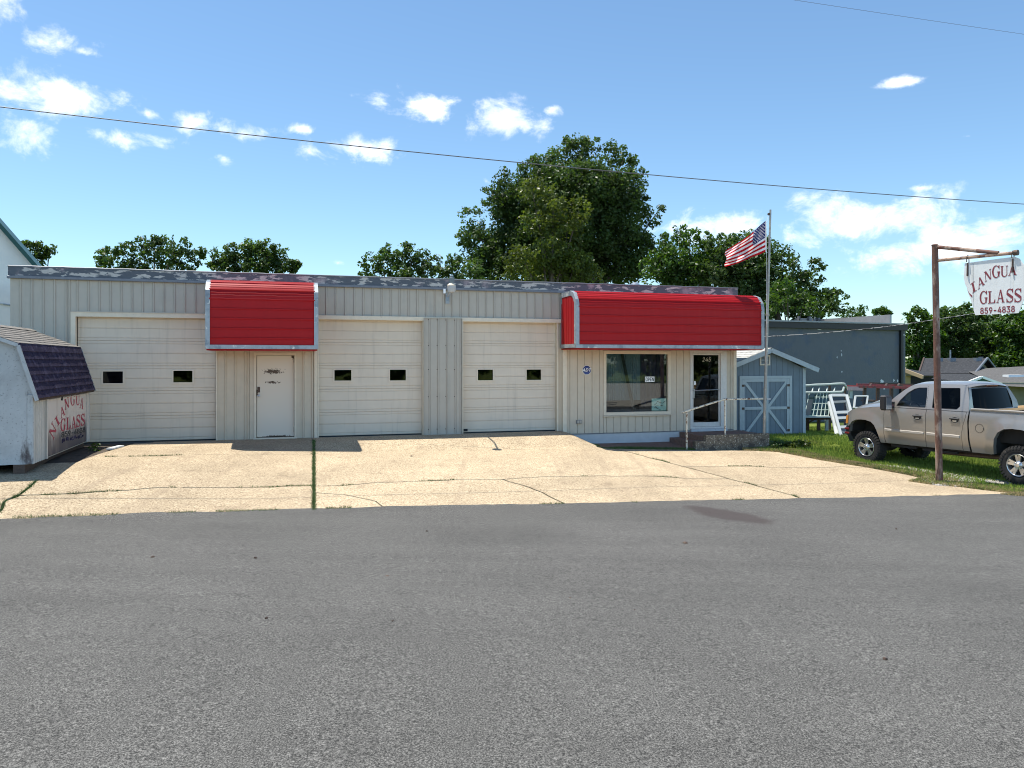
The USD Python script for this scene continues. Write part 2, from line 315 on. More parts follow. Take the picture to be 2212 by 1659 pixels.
M_LAWN = mat('lawn_soil', (.15, .19, .036), .95, spec=.1, var=(2.5, .35), var2=[(1.1, (.17, .15, .05), .5, .7), (9.0, (.05, .08, .015), .5, .6)])
M_DIRTSHADOW = mat('dirt_and_shadow', (.09, .075, .06), .95, spec=.1, var=(6, .5), bump=(20, .02))
M_BLADE = mat('grass_blade', (.22, .29, .045), .6, spec=.2, var=(1.2, .35), var2=[(.7, (.29, .27, .08), .52, .72)])

# ---------------------------------------------------------------- terrain, road, driveway
def hsheet(poly, res, dz, skirt=0.0):
    v, f = sheet(poly, res, lambda p: np.column_stack([sq(p[:, 0], p[:, 1]).reshape(-1, 2), H(p[:, 0], p[:, 1]) + dz]))
    if skirt:
        e = np.vstack([f[:, [0, 1]], f[:, [1, 2]], f[:, [2, 0]]]); key = np.sort(e, 1)
        _, inv, cnt = np.unique(key, axis=0, return_inverse=True, return_counts=True); b = e[cnt[inv.ravel()] == 1]
        lowv = v - [0, 0, skirt]; n = len(v)
        v = np.vstack([v, lowv]); f = np.vstack([f, np.column_stack([b[:, 1], b[:, 0], b[:, 0] + n]), np.column_stack([b[:, 1], b[:, 0] + n, b[:, 1] + n])])
    return v, f
gs, gq = np.meshgrid(np.concatenate([[-900, -300, -120], np.arange(-60, 61, 1.0), [120, 300, 900]]), np.concatenate([[-900, -300, -120], np.arange(-80, -8, 4.0), np.arange(-8, 24, .5), np.arange(24, 81, 4.0), [150, 300, 900]]), indexing='ij')
gz = H(gs, gq) - .07
xy = sq(gs.ravel(), gq.ravel()); ny = gs.shape[1]
idx = np.arange(gs.size).reshape(gs.shape)
quads = np.stack([idx[:-1, :-1], idx[:-1, 1:], idx[1:, 1:], idx[1:, :-1]], -1).reshape(-1, 4)
solo('ground', MB().add(np.column_stack([xy, gz.ravel()]), quads), M_LAWN, 'grass and soil terrain around the building and road', 'ground', kind='structure', smooth=True)

EDGE = [ground(u, v) for u, v in ((0, 1121), (430, 1107), (678, 1100), (1106, 1091), (1400, 1085), (1800, 1076), (2140, 1068), (2205, 1066.5))]
es, eq = np.array(EDGE).T
def edge(s): return np.interp(s, es, eq, left=eq[0], right=eq[-1] + .05)
rs = np.concatenate([[-300, -100, -40], np.arange(-14, 14, .12), [40, 100, 300]])
jag = np.where(np.abs(rs) < 14, (meshkit.fbm(np.column_stack([rs * 1.7, rs * 0, rs * 0]), 4) - .5) * .16, 0)
road_poly = Polygon(list(zip(rs, edge(rs) - .02 + jag)) + [(300, 21.6), (-300, 21.6)])
near = road_poly.intersection(sbox(-16, 0, 16, 40)); far = road_poly.difference(sbox(-16, 0, 16, 40))
rv, rf = hsheet(near, .4, .006, .05); fv, ff = hsheet(far, 6, .006)
solo('road', MB().add(rv, rf).add(fv, ff), M_ASPHALT, 'worn grey asphalt road with a dark streak', 'road', kind='structure', smooth=True)

left_px = [(330, 956), (290, 958.5), (165, 999.5), (0, 1008), (-60, 1010)]
right_px = [(1640, 974.5), (1680, 976.6), (1767, 993), (1870, 1009.6), (1960, 1026), (1992, 1034), (1962, 1040), (2010, 1047), (2080, 1053), (2134, 1060), (2195, 1067)]
lp = [ground(u, v) for u, v in left_px]; rp = [ground(u, v) for u, v in right_px]
front_px = [(1640, 974), (1480, 972), (1400, 971), (1330, 969.5), (1290, 966)]
fp = [ground(u, v) for u, v in front_px][::-1]
s_ramp = 1.75
drive = Polygon([(-13, 5.2)] + [(lp[3][0] - 1.5, lp[3][1])] + lp[3::-1] + [(lp[0][0], 0.0), (s_ramp, 0.0), (2.25, .45)] + fp + rp + [(s, edge(s) + .05) for s in np.arange(9, -13.5, -.5) if s < rp[-1][0] - .2] + [(-13.5, edge(-13) + .05)])
drive = drive.buffer(0)
def px(*pts): return [ground(u, v) for u, v in pts]
JOINTS = [px((678, 957), (678.5, 1000), (678, 1050), (678, 1104)),
          px((227, 987), (430, 982), (660, 981.5), (680, 981)),
          px((15, 1081), (48, 1070), (160, 1066), (230, 1062), (360, 1053), (480, 1054), (550, 1052), (678, 1050)),
          px((676, 1051), (737, 1049.5), (803, 1043.7), (994, 1037), (1086, 1036), (1177, 1029), (1265, 1028.7), (1360, 1028), (1500, 1033), (1577, 1035)),
          px((1084, 1035), (1130, 1049), (1175, 1066), (1225, 1090)),
          px((1325, 969), (1401, 988), (1478, 1008.5), (1577, 1035), (1712.6, 1070), (1740, 1080)),
          px((1476, 1008), (1620, 1007), (1700, 1010), (1800, 1009), (1885, 1010)),
          px((-10, 1110), (15, 1081), (48, 1068), (77, 1039)),
          px((677, 1064), (750, 1069), (811, 1084), (835, 1098)),
          px((677, 957), (774, 958), (921, 961), (1030, 965.6), (1265, 973), (1330, 974))]
lines = []
for j, pl in enumerate(JOINTS):
    pl = np.array(pl)
    if j == 0:
        pl[:, 0] = np.interp(pl[:, 1], [pl[0, 1], pl[-1, 1]], [pl[0, 0], pl[-1, 0]]); pl = np.vstack([[pl[0, 0], -.1], pl])
    L = LineString(pl); k = max(2, int(L.length / .12)); q = np.array([L.interpolate(i / k * L.length).coords[0] for i in range(k + 1)])
    if j not in (0, 9):
        q += (np.stack([meshkit.fbm(np.column_stack([q * 2.1, np.full(len(q), j * 7.7)]), 4, 3), meshkit.fbm(np.column_stack([q * 2.1, np.full(len(q), j * 3.3 + 50)]), 4, 9)], 1) - .5) * .16
    lines.append(LineString(q))
crack = unary_union([L.buffer(w, cap_style=2) for L, w in zip(lines, (.014, .009, .018, .018, .024, .028, .018, .022, .016, .007))])
slabs = drive.difference(crack)
slabs = sorted([g for g in getattr(slabs, 'geoms', [slabs]) if g.area > .02], key=lambda g: -g.area)
T_DRIVE = thing('driveway', 'cracked tan concrete apron in front of the garage doors', 'driveway', kind='structure')
for g in slabs:
    part(T_DRIVE, 'slab', hsheet(g, .16, 0, .06), M_CONCRETE, smooth=40)
solo('dirt_strip', hsheet(Polygon([(-16, .02), (-9.0, .02), (-8.2, .9), (-9.3, 4.6), (-9.6, 5.4), (-16, 5.4)]), .2, -.02), M_DIRTSHADOW, 'dark dirt with the shadow of the white barn shed in its colour', 'dirt', kind='structure', smooth=True)  # one dark colour holds both the dirt and the shed's shadow

M_BOUNCELOT = mat('bounce_gravel', (.50, .44, .35), .95, spec=.1, var=(3, .2))
solo('gravel_lot', hsheet(Polygon([(-90, 22.2), (90, 22.2), (90, 78), (-90, 78)]), 5, -.02), M_BOUNCELOT, 'unseen pale gravel lot added across the road to bounce light onto the front wall', 'lot', kind='structure', smooth=True)  # added out of view to bounce warm light onto the shaded front
# brown walk beside the office
M_BROWN = mat('brown_concrete', (.21, .14, .11), .85, spec=.2, var=(14, .35), bump=(60, .004))
wk = [(2.3, .0)] + [(ground(1284, 962)[0], ground(1284, 962)[1]), ground(1340, 964), ground(1500, 968), (5.35, 1.45), (5.35, 0.0)]
solo('walkway', hsheet(Polygon(wk).buffer(0), .15, -.012, .05), M_BROWN, 'brown concrete walk along the foot of the office wall', 'walkway', kind='structure', smooth=40)

# ---------------------------------------------------------------- the garage building
M_SIDING = mat('metal_siding', (.425, .385, .318), .5, spec=.35, var=(3, .06), streak=((.26, .255, .23), .4), var2=[(40, (.35, .315, .26), .6, .75)])
M_CREAM = mat('cream_siding', (.555, .475, .36), .6, spec=.3, var=(4, .07), streak=((.44, .38, .29), .5))
M_TRIMW = mat('cream_trim', (.66, .575, .44), .55, spec=.3, var=(8, .08), var2=[(14, (.45, .36, .27), .64, .74)])
M_DOORW = mat('overhead_door_paint', (.635, .545, .43), .5, spec=.35, var=(2.5, .05), streak=((.42, .365, .29), .5))
M_FASCIA = mat('peeling_fascia', (.075, .085, .10), .7, var2=[(4.2, (.42, .395, .36), .535, .56, (.7, .7, 2.6)), (1.3, (.30, .24, .25), .55, .7)], var=(20, .15))
M_CAP = mat('fascia_edge_metal', (.16, .17, .19), .5, metal=.3, var=(9, .2))
M_INNER = mat('dark_interior', (.06, .06, .065), .9, var=(2, .2))
M_BASE = mat('painted_foundation', (.47, .48, .48), .75, var=(5, .1), var2=[(9, (.2, .19, .18), .66, .70)])
M_RED = mat('red_metal', (.33, .002, .005), .5, spec=.28, var=(3, .08), streak=((.36, .016, .015), .45))
M_GALV = mat('weathered_galvanised', (.33, .36, .375), .45, metal=.35, var=(10, .15), var2=[(3.0, (.22, .255, .28), .5, .6), (5.0, (.58, .57, .52), .60, .66)])
M_GLASS = pane('window_glass', (.80, .86, .86), .01, 1.55)
M_GLASSD = pane('dark_window_glass', (.45, .48, .5), .02, 1.55)
M_ALU = mat('aluminium_frame', (.62, .59, .54), .45, metal=.15, var=(15, .08), streak=((.35, .27, .2), .4))
M_DARK = mat('dark_rubber', (.02, .02, .02), .8)
M_STEEL = mat('brushed_steel', (.55, .55, .55), .35, metal=.8)
def door_extra(n, l):
    # old paint flaking in the middle of the door
    c0, c1 = wall(590, 802), wall(592, 826); k = []
    for i, (c, rx, rz) in enumerate(((c0, .33, .10), (c1, .24, .05), (wall(556, 848), .06, .12), (wall(600, 943), .55, .045), (wall(634, 770), .06, .1))):
        w = sq(c[0], -.1); n[f'q{i}'] = ('mapping', dict(mapping_type='point', scale=(1 / rx, .3, 1 / rz), location=(-w[0] / rx, -w[1] * .3, -c[1] / rz))); n[f'd{i}'] = ('vector_math', dict(math_type='length'))
        l += [('geometry.position', f'q{i}.vector'), (f'q{i}.vector', f'd{i}.vector1')]; k.append(f'd{i}.value')
    cur = k[0]
    for i, o in enumerate(k[1:]):
        n[f'mn{i}'] = ('math', dict(math_type='minimum')); l += [(cur, f'mn{i}.value1'), (o, f'mn{i}.value2')]; cur = f'mn{i}.value'
    n['pn'] = ('noise_texture', dict(scale=20.0, detail=6.0, roughness=.7, distortion=.8)); n['pa'] = ('math', dict(math_type='multiply_add', value2=-3.0)); n['pr'] = ('map_range', dict(range_type='smoothstep', from_min=-.92, from_max=-1.0, to_min=0.0, to_max=1.0))
    n['pm'] = ('mix_color', dict(blend_type='mix', a=(.66, .58, .47), b=(.10, .07, .05)))
    l += [('geometry.position', 'pn.vector'), ('pn.fac', 'pa.value1'), (cur, 'pa.value3'), ('pa.value', 'pr.value'), ('pr.result', 'pm.fac'), ('pm.result', 'p.base_color')]
M_ENTRY = mat('flaking_door_paint', (.7, .63, .52), .55, spec=.3, extra=door_extra)

B = thing('garage_building', 'long low pale metal-sided garage with three overhead doors and two red awnings', 'building', loc=(0, 21.15, 0), rz=math.degrees(TH))
SL, SR, ZT = wall(22, 700)[0], wall(1590, 800)[0], 4.14
d1a, d1b = wall(163, 800)[0], wall(467, 800)[0]; d2a, d2b = wall(687, 800)[0], wall(915, 800)[0]; d3a, d3b = wall(999, 800)[0], wall(1204, 800)[0]
ea, eb = wall(549, 800)[0], wall(640, 800)[0]; ez = wall(600, 763)[1]
DZ = 3.03
wa, wb = wall(1309.3, 800)[0], wall(1443, 800)[0]; wz0, wz1 = wall(1376, 889.5)[1], wall(1376, 764.8)[1]
oa, ob = wall(1494, 800)[0], wall(1566, 800)[0]; oz1 = wall(1530, 758)[1]; oz0 = -.10
so = wall(1215, 800)[0]                                    # the office starts here
holes = unary_union([sbox(d1a, -.6, d1b, DZ), sbox(ea - .04, -.6, eb + .04, ez + .04), sbox(d2a, -.6, d2b, DZ), sbox(d3a, -.6, d3b, DZ), sbox(wa - .04, wz0 - .04, wb + .04, wz1 + .04), sbox(oa, oz0, ob, oz1)])
front = sbox(SL, -.6, SR, 4.0).difference(holes)
part(B, 'front_wall', MB().extr(front, lambda v: np.column_stack([v[:, 0], .03 + v[:, 2], v[:, 1]]), .10), M_CREAM)
FW = thing('siding', parent=B)
RIB = .2335
def rib_panel(a, w, z0, z1, y=0.0, up=.02):
    prof = [(a, y), (a + w - .052, y), (a + w - .038, y - up), (a + w - .018, y - up), (a + w - .004, y), (a + w, y + .004)]
    return MB().strip([[(s, yy, z1) for s, yy in prof], [(s, yy, z0) for s, yy in prof]])
def panels(s0, s1, z0f, z1, mat_, groove=False, pitch=RIB, phase=0.0, parent=None, y=0.0):
    a = s0
    first = math.floor((s0 - phase) / pitch) * pitch + phase + pitch
    cuts = [s0] + [x for x in np.arange(first, s1 - .02, pitch) if x > s0 + .03] + [s1]
    for a, b in zip(cuts[:-1], cuts[1:]):
        for z0, zz in z0f(a, b):
            if zz - z0 < .02: continue
            if groove:
                part(parent or FW, 'board', MB().box(a + .006, b - .006, y, y + .028, z0, zz), mat_)
            else:
                part(parent or FW, 'panel', rib_panel(a, b - a, z0, zz, y), mat_)
BAND = 3.11
jl = d1a - .10
panels(SL, jl, lambda a, b: [(-.1, 3.86)], 0, M_SIDING, phase=SL)
panels(jl, d1b + .03, lambda a, b: [(BAND, 3.86)], 0, M_SIDING, phase=SL)
panels(d1b + .03, ea - .1, lambda a, b: [(-.02, 3.86)], 0, M_CREAM, phase=d1b)
panels(ea - .1, eb + .1, lambda a, b: [(ez + .12, 3.86)], 0, M_CREAM, phase=d1b)
panels(eb + .1, d2a - .11, lambda a, b: [(-.02, 3.86)], 0, M_CREAM, phase=d1b)
panels(d2a - .11, so - .0, lambda a, b: [(BAND, 3.86)], 0, M_SIDING, phase=d2a)
OZ = -.09
def office_rows(a, b):
    r = [(OZ, 3.86)]
    for x0, x1, y0, y1 in ((wa - .085, wb + .085, wz0 - .09, wz1 + .085), (oa - .05, ob + .05, -1, oz1 + .05)):
        if b > x0 + .02 and a < x1 - .02:
            r = [q for lo, hi in r for q in ((lo, min(hi, y0)), (max(lo, y1), hi)) if q[1] > q[0]]
    return r
cutx = sorted([so + .12, wa - .085, wb + .085, oa - .05, ob + .05, SR - .1])
for x0, x1 in zip(cutx[:-1], cutx[1:]):
    panels(x0, x1, office_rows, 0, M_CREAM, groove=True, pitch=.222, phase=so)
part(B, 'corner_trim', MB().box(SR - .1, SR + .01, -.016, .03, -.12, 3.86), M_TRIMW)
part(B, 'corner_trim', MB().box(so, so + .12, -.03, .03, -.05, 3.09), M_TRIMW)
part(B, 'downspout', MB().bbox(d2a - .105, d2a - .01, -.035, .03, -.02, 2.9, .012), M_TRIMW, label='square cream downspout at the left of the middle overhead door')
part(B, 'foundation', MB().box(so + .02, SR - .01, -.012, .03, -.62, OZ - .006), M_BASE)
part(B, 'sill_strip', MB().box(so + .1, SR - .1, -.028, -.002, OZ - .02, OZ - .003), M_CAP)
# fascia
part(B, 'fascia', MB().box(SL - .03, SR + .03, -.05, .1, 3.905, 4.10), M_FASCIA)
part(B, 'fascia_cap', MB().bbox(SL - .04, SR + .04, -.062, .35, 4.102, 4.135, .008), M_CAP)
part(B, 'drip_edge', MB().bbox(SL - .05, SR + .04, -.072, .03, 3.835, 3.903, .008), M_CAP)
# body of the building
DEEP = 12.0
part(B, 'side_wall', MB().box(SL, SL + .12, .14, DEEP, -.6, 3.98), M_SIDING)
part(B, 'side_wall', MB().box(SR - .12, SR, .14, DEEP, -.6, 3.98), M_SIDING)
part(B, 'rear_wall', MB().box(SL + .122, SR - .122, DEEP - .12, DEEP, -.6, 3.98), M_SIDING)
rf_ = part(B, 'roof', MB().box(SL, SR, .12, DEEP, 3.99, 4.06), M_CAP)
part(B, 'floor', MB().box(SL + .13, SR - .13, .135, DEEP - .13, -.09, -.004), M_INNER)
part(B, 'partition', MB().box(so - .1, so, .14, DEEP - .13, 0, 3.98), M_INNER)
part(B, 'office_ceiling', MB().box(so + .01, SR - .13, .14, 5, 2.75, 2.8), M_INNER)
part(B, 'office_back_wall', MB().box(so + .01, SR - .13, 4, 4.1, -.002, 2.749), M_INNER)
vs, vz = wall(1372, 609, -1.5)
part(B, 'roof_vent', MB().lathe([(.05, -.25), (.05, -.05), (.13, -.04), (.15, .0), (.13, .05), (.06, .085), (0, .09)], (vs, 1.5, 4.28), n=16), M_STEEL, smooth=40)

# overhead doors
def door_profile(z0, z1):
    h = z1 - z0
    pts = [(.012, 0), (0, .008), (0, h * .10), (.008, h * .112), (0, h * .124)]
    for c in (.5,):
        pts += [(0, h * c - .014), (.009, h * c), (0, h * c + .014)]
    pts += [(0, h * .876), (.008, h * .888), (0, h * .90), (0, h - .008), (.012, h)]
    return [(y, z0 + z) for y, z in pts]
def clip_profile(p, a, b):
    out = []
    zs = [z for _, z in p]; ys = [y for y, _ in p]
    out.append((np.interp(a, zs, ys), a)); out += [(y, z) for y, z in p if a < z < b]; out.append((np.interp(b, zs, ys), b))
    return out
def overhead(a, b, wins, label):
    D = thing('overhead_door', parent=B); tag(stage.GetPrimAtPath(D), label)
    Y0 = .13; h = (DZ - .02) / 5
    for i in range(5):
        z0 = .02 + i * h; p = door_profile(z0, z0 + h); m = MB()
        spans = [(a + .02, b - .02, p)]
        if i == 2:
            spans = []; x = a + .02
            for w0, w1, q0, q1 in wins:
                spans += [(x, w0, p), (w0, w1, clip_profile(p, z0, q0)), (w0, w1, clip_profile(p, q1, z0 + h))]; x = w1
            spans.append((x, b - .02, p))
        for x0, x1, pr in spans:
            m.strip([[(x1, Y0 + y, z) for y, z in pr], [(x0, Y0 + y, z) for y, z in pr]])
            m.strip([[(x0, Y0 + .05, pr[0][1]), (x0, Y0 + .05, pr[-1][1])], [(x1, Y0 + .05, pr[0][1]), (x1, Y0 + .05, pr[-1][1])]])
        part(D, 'door_section', m, M_DOORW)
    for w0, w1, q0, q1 in wins:
        fr = sbox(w0 - .035, q0 - .035, w1 + .035, q1 + .035).difference(sbox(w0 + .004, q0 + .004, w1 - .004, q1 - .004))
        part(D, 'window_frame', MB().extr(fr, lambda v: np.column_stack([v[:, 0], Y0 + .03 - v[:, 2], v[:, 1]]), .045), M_DOORW)
        part(D, 'window_pane', MB().box(w0, w1, Y0 + .012, Y0 + .016, q0, q1), M_GLASSD)
    part(D, 'bottom_seal', MB().box(a + .02, b - .02, Y0 + .003, Y0 + .04, -.003, .019), M_DARK)
def win(u0, u1, v0, v1):
    a, b = wall(u0, 810, -.13), wall(u1, 810, -.13); m = (u0 + u1) / 2
    return a[0], b[0], wall(m, v1, -.13)[1], wall(m, v0, -.13)[1]
overhead(d1a, d1b, [win(222, 266, 802, 828), win(374, 416, 801, 826)], 'wide left overhead door with two small dark windows')
overhead(d2a, d2b, [win(722, 759, 799, 822.5), win(842, 877, 798.5, 822)], 'middle overhead door with two small dark windows')
overhead(d3a, d3b, [win(1032, 1065, 798.5, 821.5), win(1137, 1169, 798, 821)], 'narrow right overhead door with two small dark windows')
# frames round the door openings
def jamb(a, b, z0, z1, name='door_jamb', y0=-.024, y1=.127): part(B, name, MB().box(a, b, y0, y1, z0, z1), M_TRIMW)
jamb(jl, d1a + .005, -.01, BAND); jamb(d1a + .006, d1b + .025, DZ - .045, BAND - .003, 'door_header')
jamb(d1b - .004, d1b + .028, -.01, DZ - .046)
part(B, 'header_trim', MB().box(jl, d1b, -.036, -.026, BAND - .018, BAND + .004), M_SIDING)
jamb(d2a - .006, d2a + .02, -.01, DZ - .03); jamb(d2b - .03, d2b + .006, -.01, DZ - .03); jamb(d3a - .006, d3a + .02, -.01, DZ - .03); jamb(d3b - .02, d3b + .02, -.01, DZ - .03)
part(B, 'door_header', MB().bbox(d2a - .108, so + .02, -.05, .127, DZ - .028, BAND + .003, .008), M_TRIMW, label='long cream header board over the middle and right overhead doors')
# pillar between the two right-hand doors
PL = thing('pillar_cladding', parent=B); pa, pb = wall(917, 800, .05)[0], wall(997, 800, .05)[0]; pz = wall(960, 688, .06)[1]
panels(pa, pb, lambda a, b: [(-.01, pz)], 0, M_SIDING, pitch=.2335, phase=pa + .16, parent=PL, y=-.065)
part(PL, 'edge_trim', MB().box(pa - .016, pa, -.09, -.0, -.01, pz + .012), M_SIDING); part(PL, 'edge_trim', MB().box(pb, pb + .016, -.09, -.0, -.01, pz + .012), M_SIDING)
part(PL, 'top_trim', MB().box(pa, pb, -.088, -.0, pz, pz + .012), M_SIDING)
sc = MB()
for z in (.14, 1.0, 1.72, 2.35, pz - .04):
    for x in np.arange(pa + .10, pb, .2335):
        for dx in (0,):
            sc.lathe([(.012, 0), (.012, .006), (0, .008)], (x + dx, -.065, z), (0, -1, 0), 8)
part(PL, 'screws', sc, M_DARK, kind='stuff')
part(B, 'name_plate', MB().box(d3a + .06, d3a + .17, .115, .128, .05, .11), M_DARK, label='small black plate at the foot of the right overhead door')

# entry door under the left awning
ED = thing('entry_door', parent=B); tag(stage.GetPrimAtPath(ED), 'cream steel door with flaking paint under the left awning')
part(ED, 'door_leaf', MB().bbox(ea + .055, eb - .055, .035, .08, .045, ez - .06, .004), M_ENTRY)
fr = sbox(ea - .1, -.01, eb + .1, ez + .12).difference(sbox(ea + .045, .03, eb - .045, ez - .05))
part(ED, 'frame', MB().extr(fr, lambda v: np.column_stack([v[:, 0], .1 - v[:, 2], v[:, 1]]), .118), M_CREAM)
fr = sbox(ea - .0, .0, eb + .0, ez + .02).difference(sbox(ea + .047, .032, eb - .047, ez - .052))
part(ED, 'inner_frame', MB().extr(fr, lambda v: np.column_stack([v[:, 0], .02 - v[:, 2], v[:, 1]]), .05), M_TRIMW)
part(ED, 'threshold', MB().bbox(ea - .02, eb + .02, -.06, .03, -.012, .033, .006), M_TRIMW)
ks, kz = wall(556, 855)
M_RUST = mat('dark_rusty_metal', (.09, .06, .045), .6, metal=.5, var=(30, .4))
part(ED, 'knob', MB().lathe([(.035, 0), (.035, .006), (.012, .01), (.012, .035), (.03, .045), (.032, .065), (.018, .078), (0, .08)], (ks + .03, .035, kz), (0, -1, 0), 16), M_STEEL, smooth=40)
part(ED, 'lock_plate', MB().bbox(ks, ks + .06, .02, .034, kz + .08, kz + .22, .006), M_RUST)
for v in (778, 928):
    hs, hzv = wall(637, v); part(ED, 'hinge', MB().lathe([(.011, -.06), (.011, .06), (0, .06)], (eb - .05, .025, hzv), n=8), M_RUST)

# office window
OW = thing('office_window', parent=B); tag(stage.GetPrimAtPath(OW), 'big picture window left of the office door')
fr = sbox(wa - .085, wz0 - .085, wb + .085, wz1 + .085).difference(sbox(wa, wz0, wb, wz1))
part(OW, 'frame', MB().extr(fr, lambda v: np.column_stack([v[:, 0], .11 - v[:, 2], v[:, 1]]), .125), M_TRIMW)
part(OW, 'sill', MB().bbox(wa - .11, wb + .11, -.05, -.016, wz0 - .125, wz0 - .088, .006), M_CREAM)
part(OW, 'window_pane', MB().box(wa, wb, .05, .056, wz0, wz1), M_GLASS)
M_BLIND = mat('pale_curtain', (.15, .20, .23), .9, var=(2, .15)); M_BLINDD = mat('plum_curtain', (.05, .04, .065), .9, var=(3, .2)); M_PAPER = mat('pale_green_paper', (.55, .72, .60), .8, var=(4, .08)); M_INK = mat('black_ink', (.012, .012, .012), .7); M_WHITEP = mat('white_print', (.85, .86, .84), .6)
def curtain(a, b, z0, z1, y, pit, amp):
    x = np.arange(a, b, pit / 8); yy = y + amp * np.sin(x / pit * 2 * np.pi) + amp * .6 * np.sin(x / pit * 2.3)
    return MB().strip([[(s, t, z1) for s, t in zip(x, yy)], [(s, t, z0) for s, t in zip(x, yy)]])
mid = wall(1394, 800)[0]
part(OW, 'curtain', curtain(wa - .05, mid, wz0 + .32, wz1 + .08, .30, .07, .012), M_BLIND, smooth=True)
part(OW, 'curtain', curtain(mid + .01, wb + .1, wz0 + .12, wz1 + .08, .34, .15, .03), M_BLINDD, smooth=True)
part(OW, 'leaning_pole', MB().tube([(wall(1375, 889)[0], .16, wz0 - .02), (wall(1348, 765)[0], .16, wz1 + .05)], .045, 10), M_DARK)  # dark bar behind the glass stands in for a reflected utility pole
part(OW, 'window_shelf', MB().box(wa - .1, wb + .1, .2, .6, wz0 - .02, wz0 + .06), M_INNER)
u0, u1 = wall(1410, 870)[0], wall(1441.5, 870)[0]
part(OW, 'poster', MB().box(u0, u1, .062, .066, wall(1425, 887)[1], wall(1425, 861)[1]), M_PAPER)
pm = MB(); pcx, pcz = (u0 + u1) / 2, wall(1425, 875)[1]
for k in range(14):
    a0 = RNG.uniform(-.16, .12); z = RNG.uniform(-.10, .10); pm.beam((pcx + a0, .0605, pcz + z), (pcx + a0 + RNG.uniform(.04, .12), .0605, pcz + z + RNG.uniform(-.06, .06)), .012, .001, (0, 1, 0))
part(OW, 'poster_drawing', pm, M_INK, kind='stuff')
lm = MB()
for k, (z, ln) in enumerate(((.255, .30), (.20, .28), (.135, .16), (.075, .45), (.03, .17))):
    x = wa + .03
    while x < wa + .03 + ln:
        w = RNG.uniform(.012, .03); lm.box(x, x + w, .047, .0485, wz0 + z, wz0 + z + RNG.uniform(.014, .024)); x += w + .006
part(OW, 'window_lettering', lm, M_INK, kind='stuff')

# glass office door
OD = thing('office_door', parent=B); tag(stage.GetPrimAtPath(OD), 'glass shop door in an aluminium frame above the steps')
ga, gb = wall(1499, 800)[0], wall(1553.3, 800)[0]; gz0, gz1 = wall(1526, 912)[1], wall(1526, 767)[1]
fr = sbox(oa - .05, oz0 - .0, ob + .05, oz1 + .05).difference(sbox(ga - .05, gz0 - .13, gb + .05, gz1 + .06))
part(OD, 'frame', MB().extr(fr, lambda v: np.column_stack([v[:, 0], .12 - v[:, 2], v[:, 1]]), .135), M_ALU)
fr = sbox(ga - .045, gz0 - .125, gb + .045, gz1 + .055).difference(sbox(ga, gz0, gb, gz1))
part(OD, 'door_leaf', MB().extr(fr, lambda v: np.column_stack([v[:, 0], .075 - v[:, 2], v[:, 1]]), .05), M_ALU)
part(OD, 'window_pane', MB().box(ga, gb, .05, .056, gz0, gz1), M_GLASSD)
part(OD, 'threshold', MB().bbox(oa - .05, ob + .05, -.07, .12, oz0 - .035, oz0 + .055, .008), M_BASE)
zb = wall(1526, 843)[1]
part(OD, 'push_bar', MB().tube([(ga - .02, .03, zb), (ga + .0, -.03, zb), (gb, -.03, zb + .015), (gb + .02, .03, zb + .015)], .012, 8), M_STEEL, smooth=40)
part(OD, 'push_bar', MB().tube([(ga + .0, .085, zb - .22), (ga + .3, .085, zb - .22)], .012, 8), M_STEEL, smooth=40)
part(OD, 'pull_handle', MB().tube([(ga - .02, .025, zb + .06), (ga - .02, -.04, zb + .04), (ga - .02, -.04, zb - .22), (ga - .02, .025, zb - .24)], .013, 8), M_STEEL, smooth=40)
tm = meshkit.text_mesh('245', .12, .002); tv = np.array(tm.vertices); nx_ = (ga + gb) / 2 - .13; nz_ = gz1 - .19
part(OD, 'house_number', (np.column_stack([nx_ + tv[:, 0] * .95 + tv[:, 1] * .2, .049 - tv[:, 2], nz_ + tv[:, 1]]), tm.faces), mat('gold_number', (.48, .44, .31), .5))
part(OD, 'door_notice', MB().box(ga + .03, ga + .09, .046, .0485, zb + .16, zb + .27), M_WHITEP)

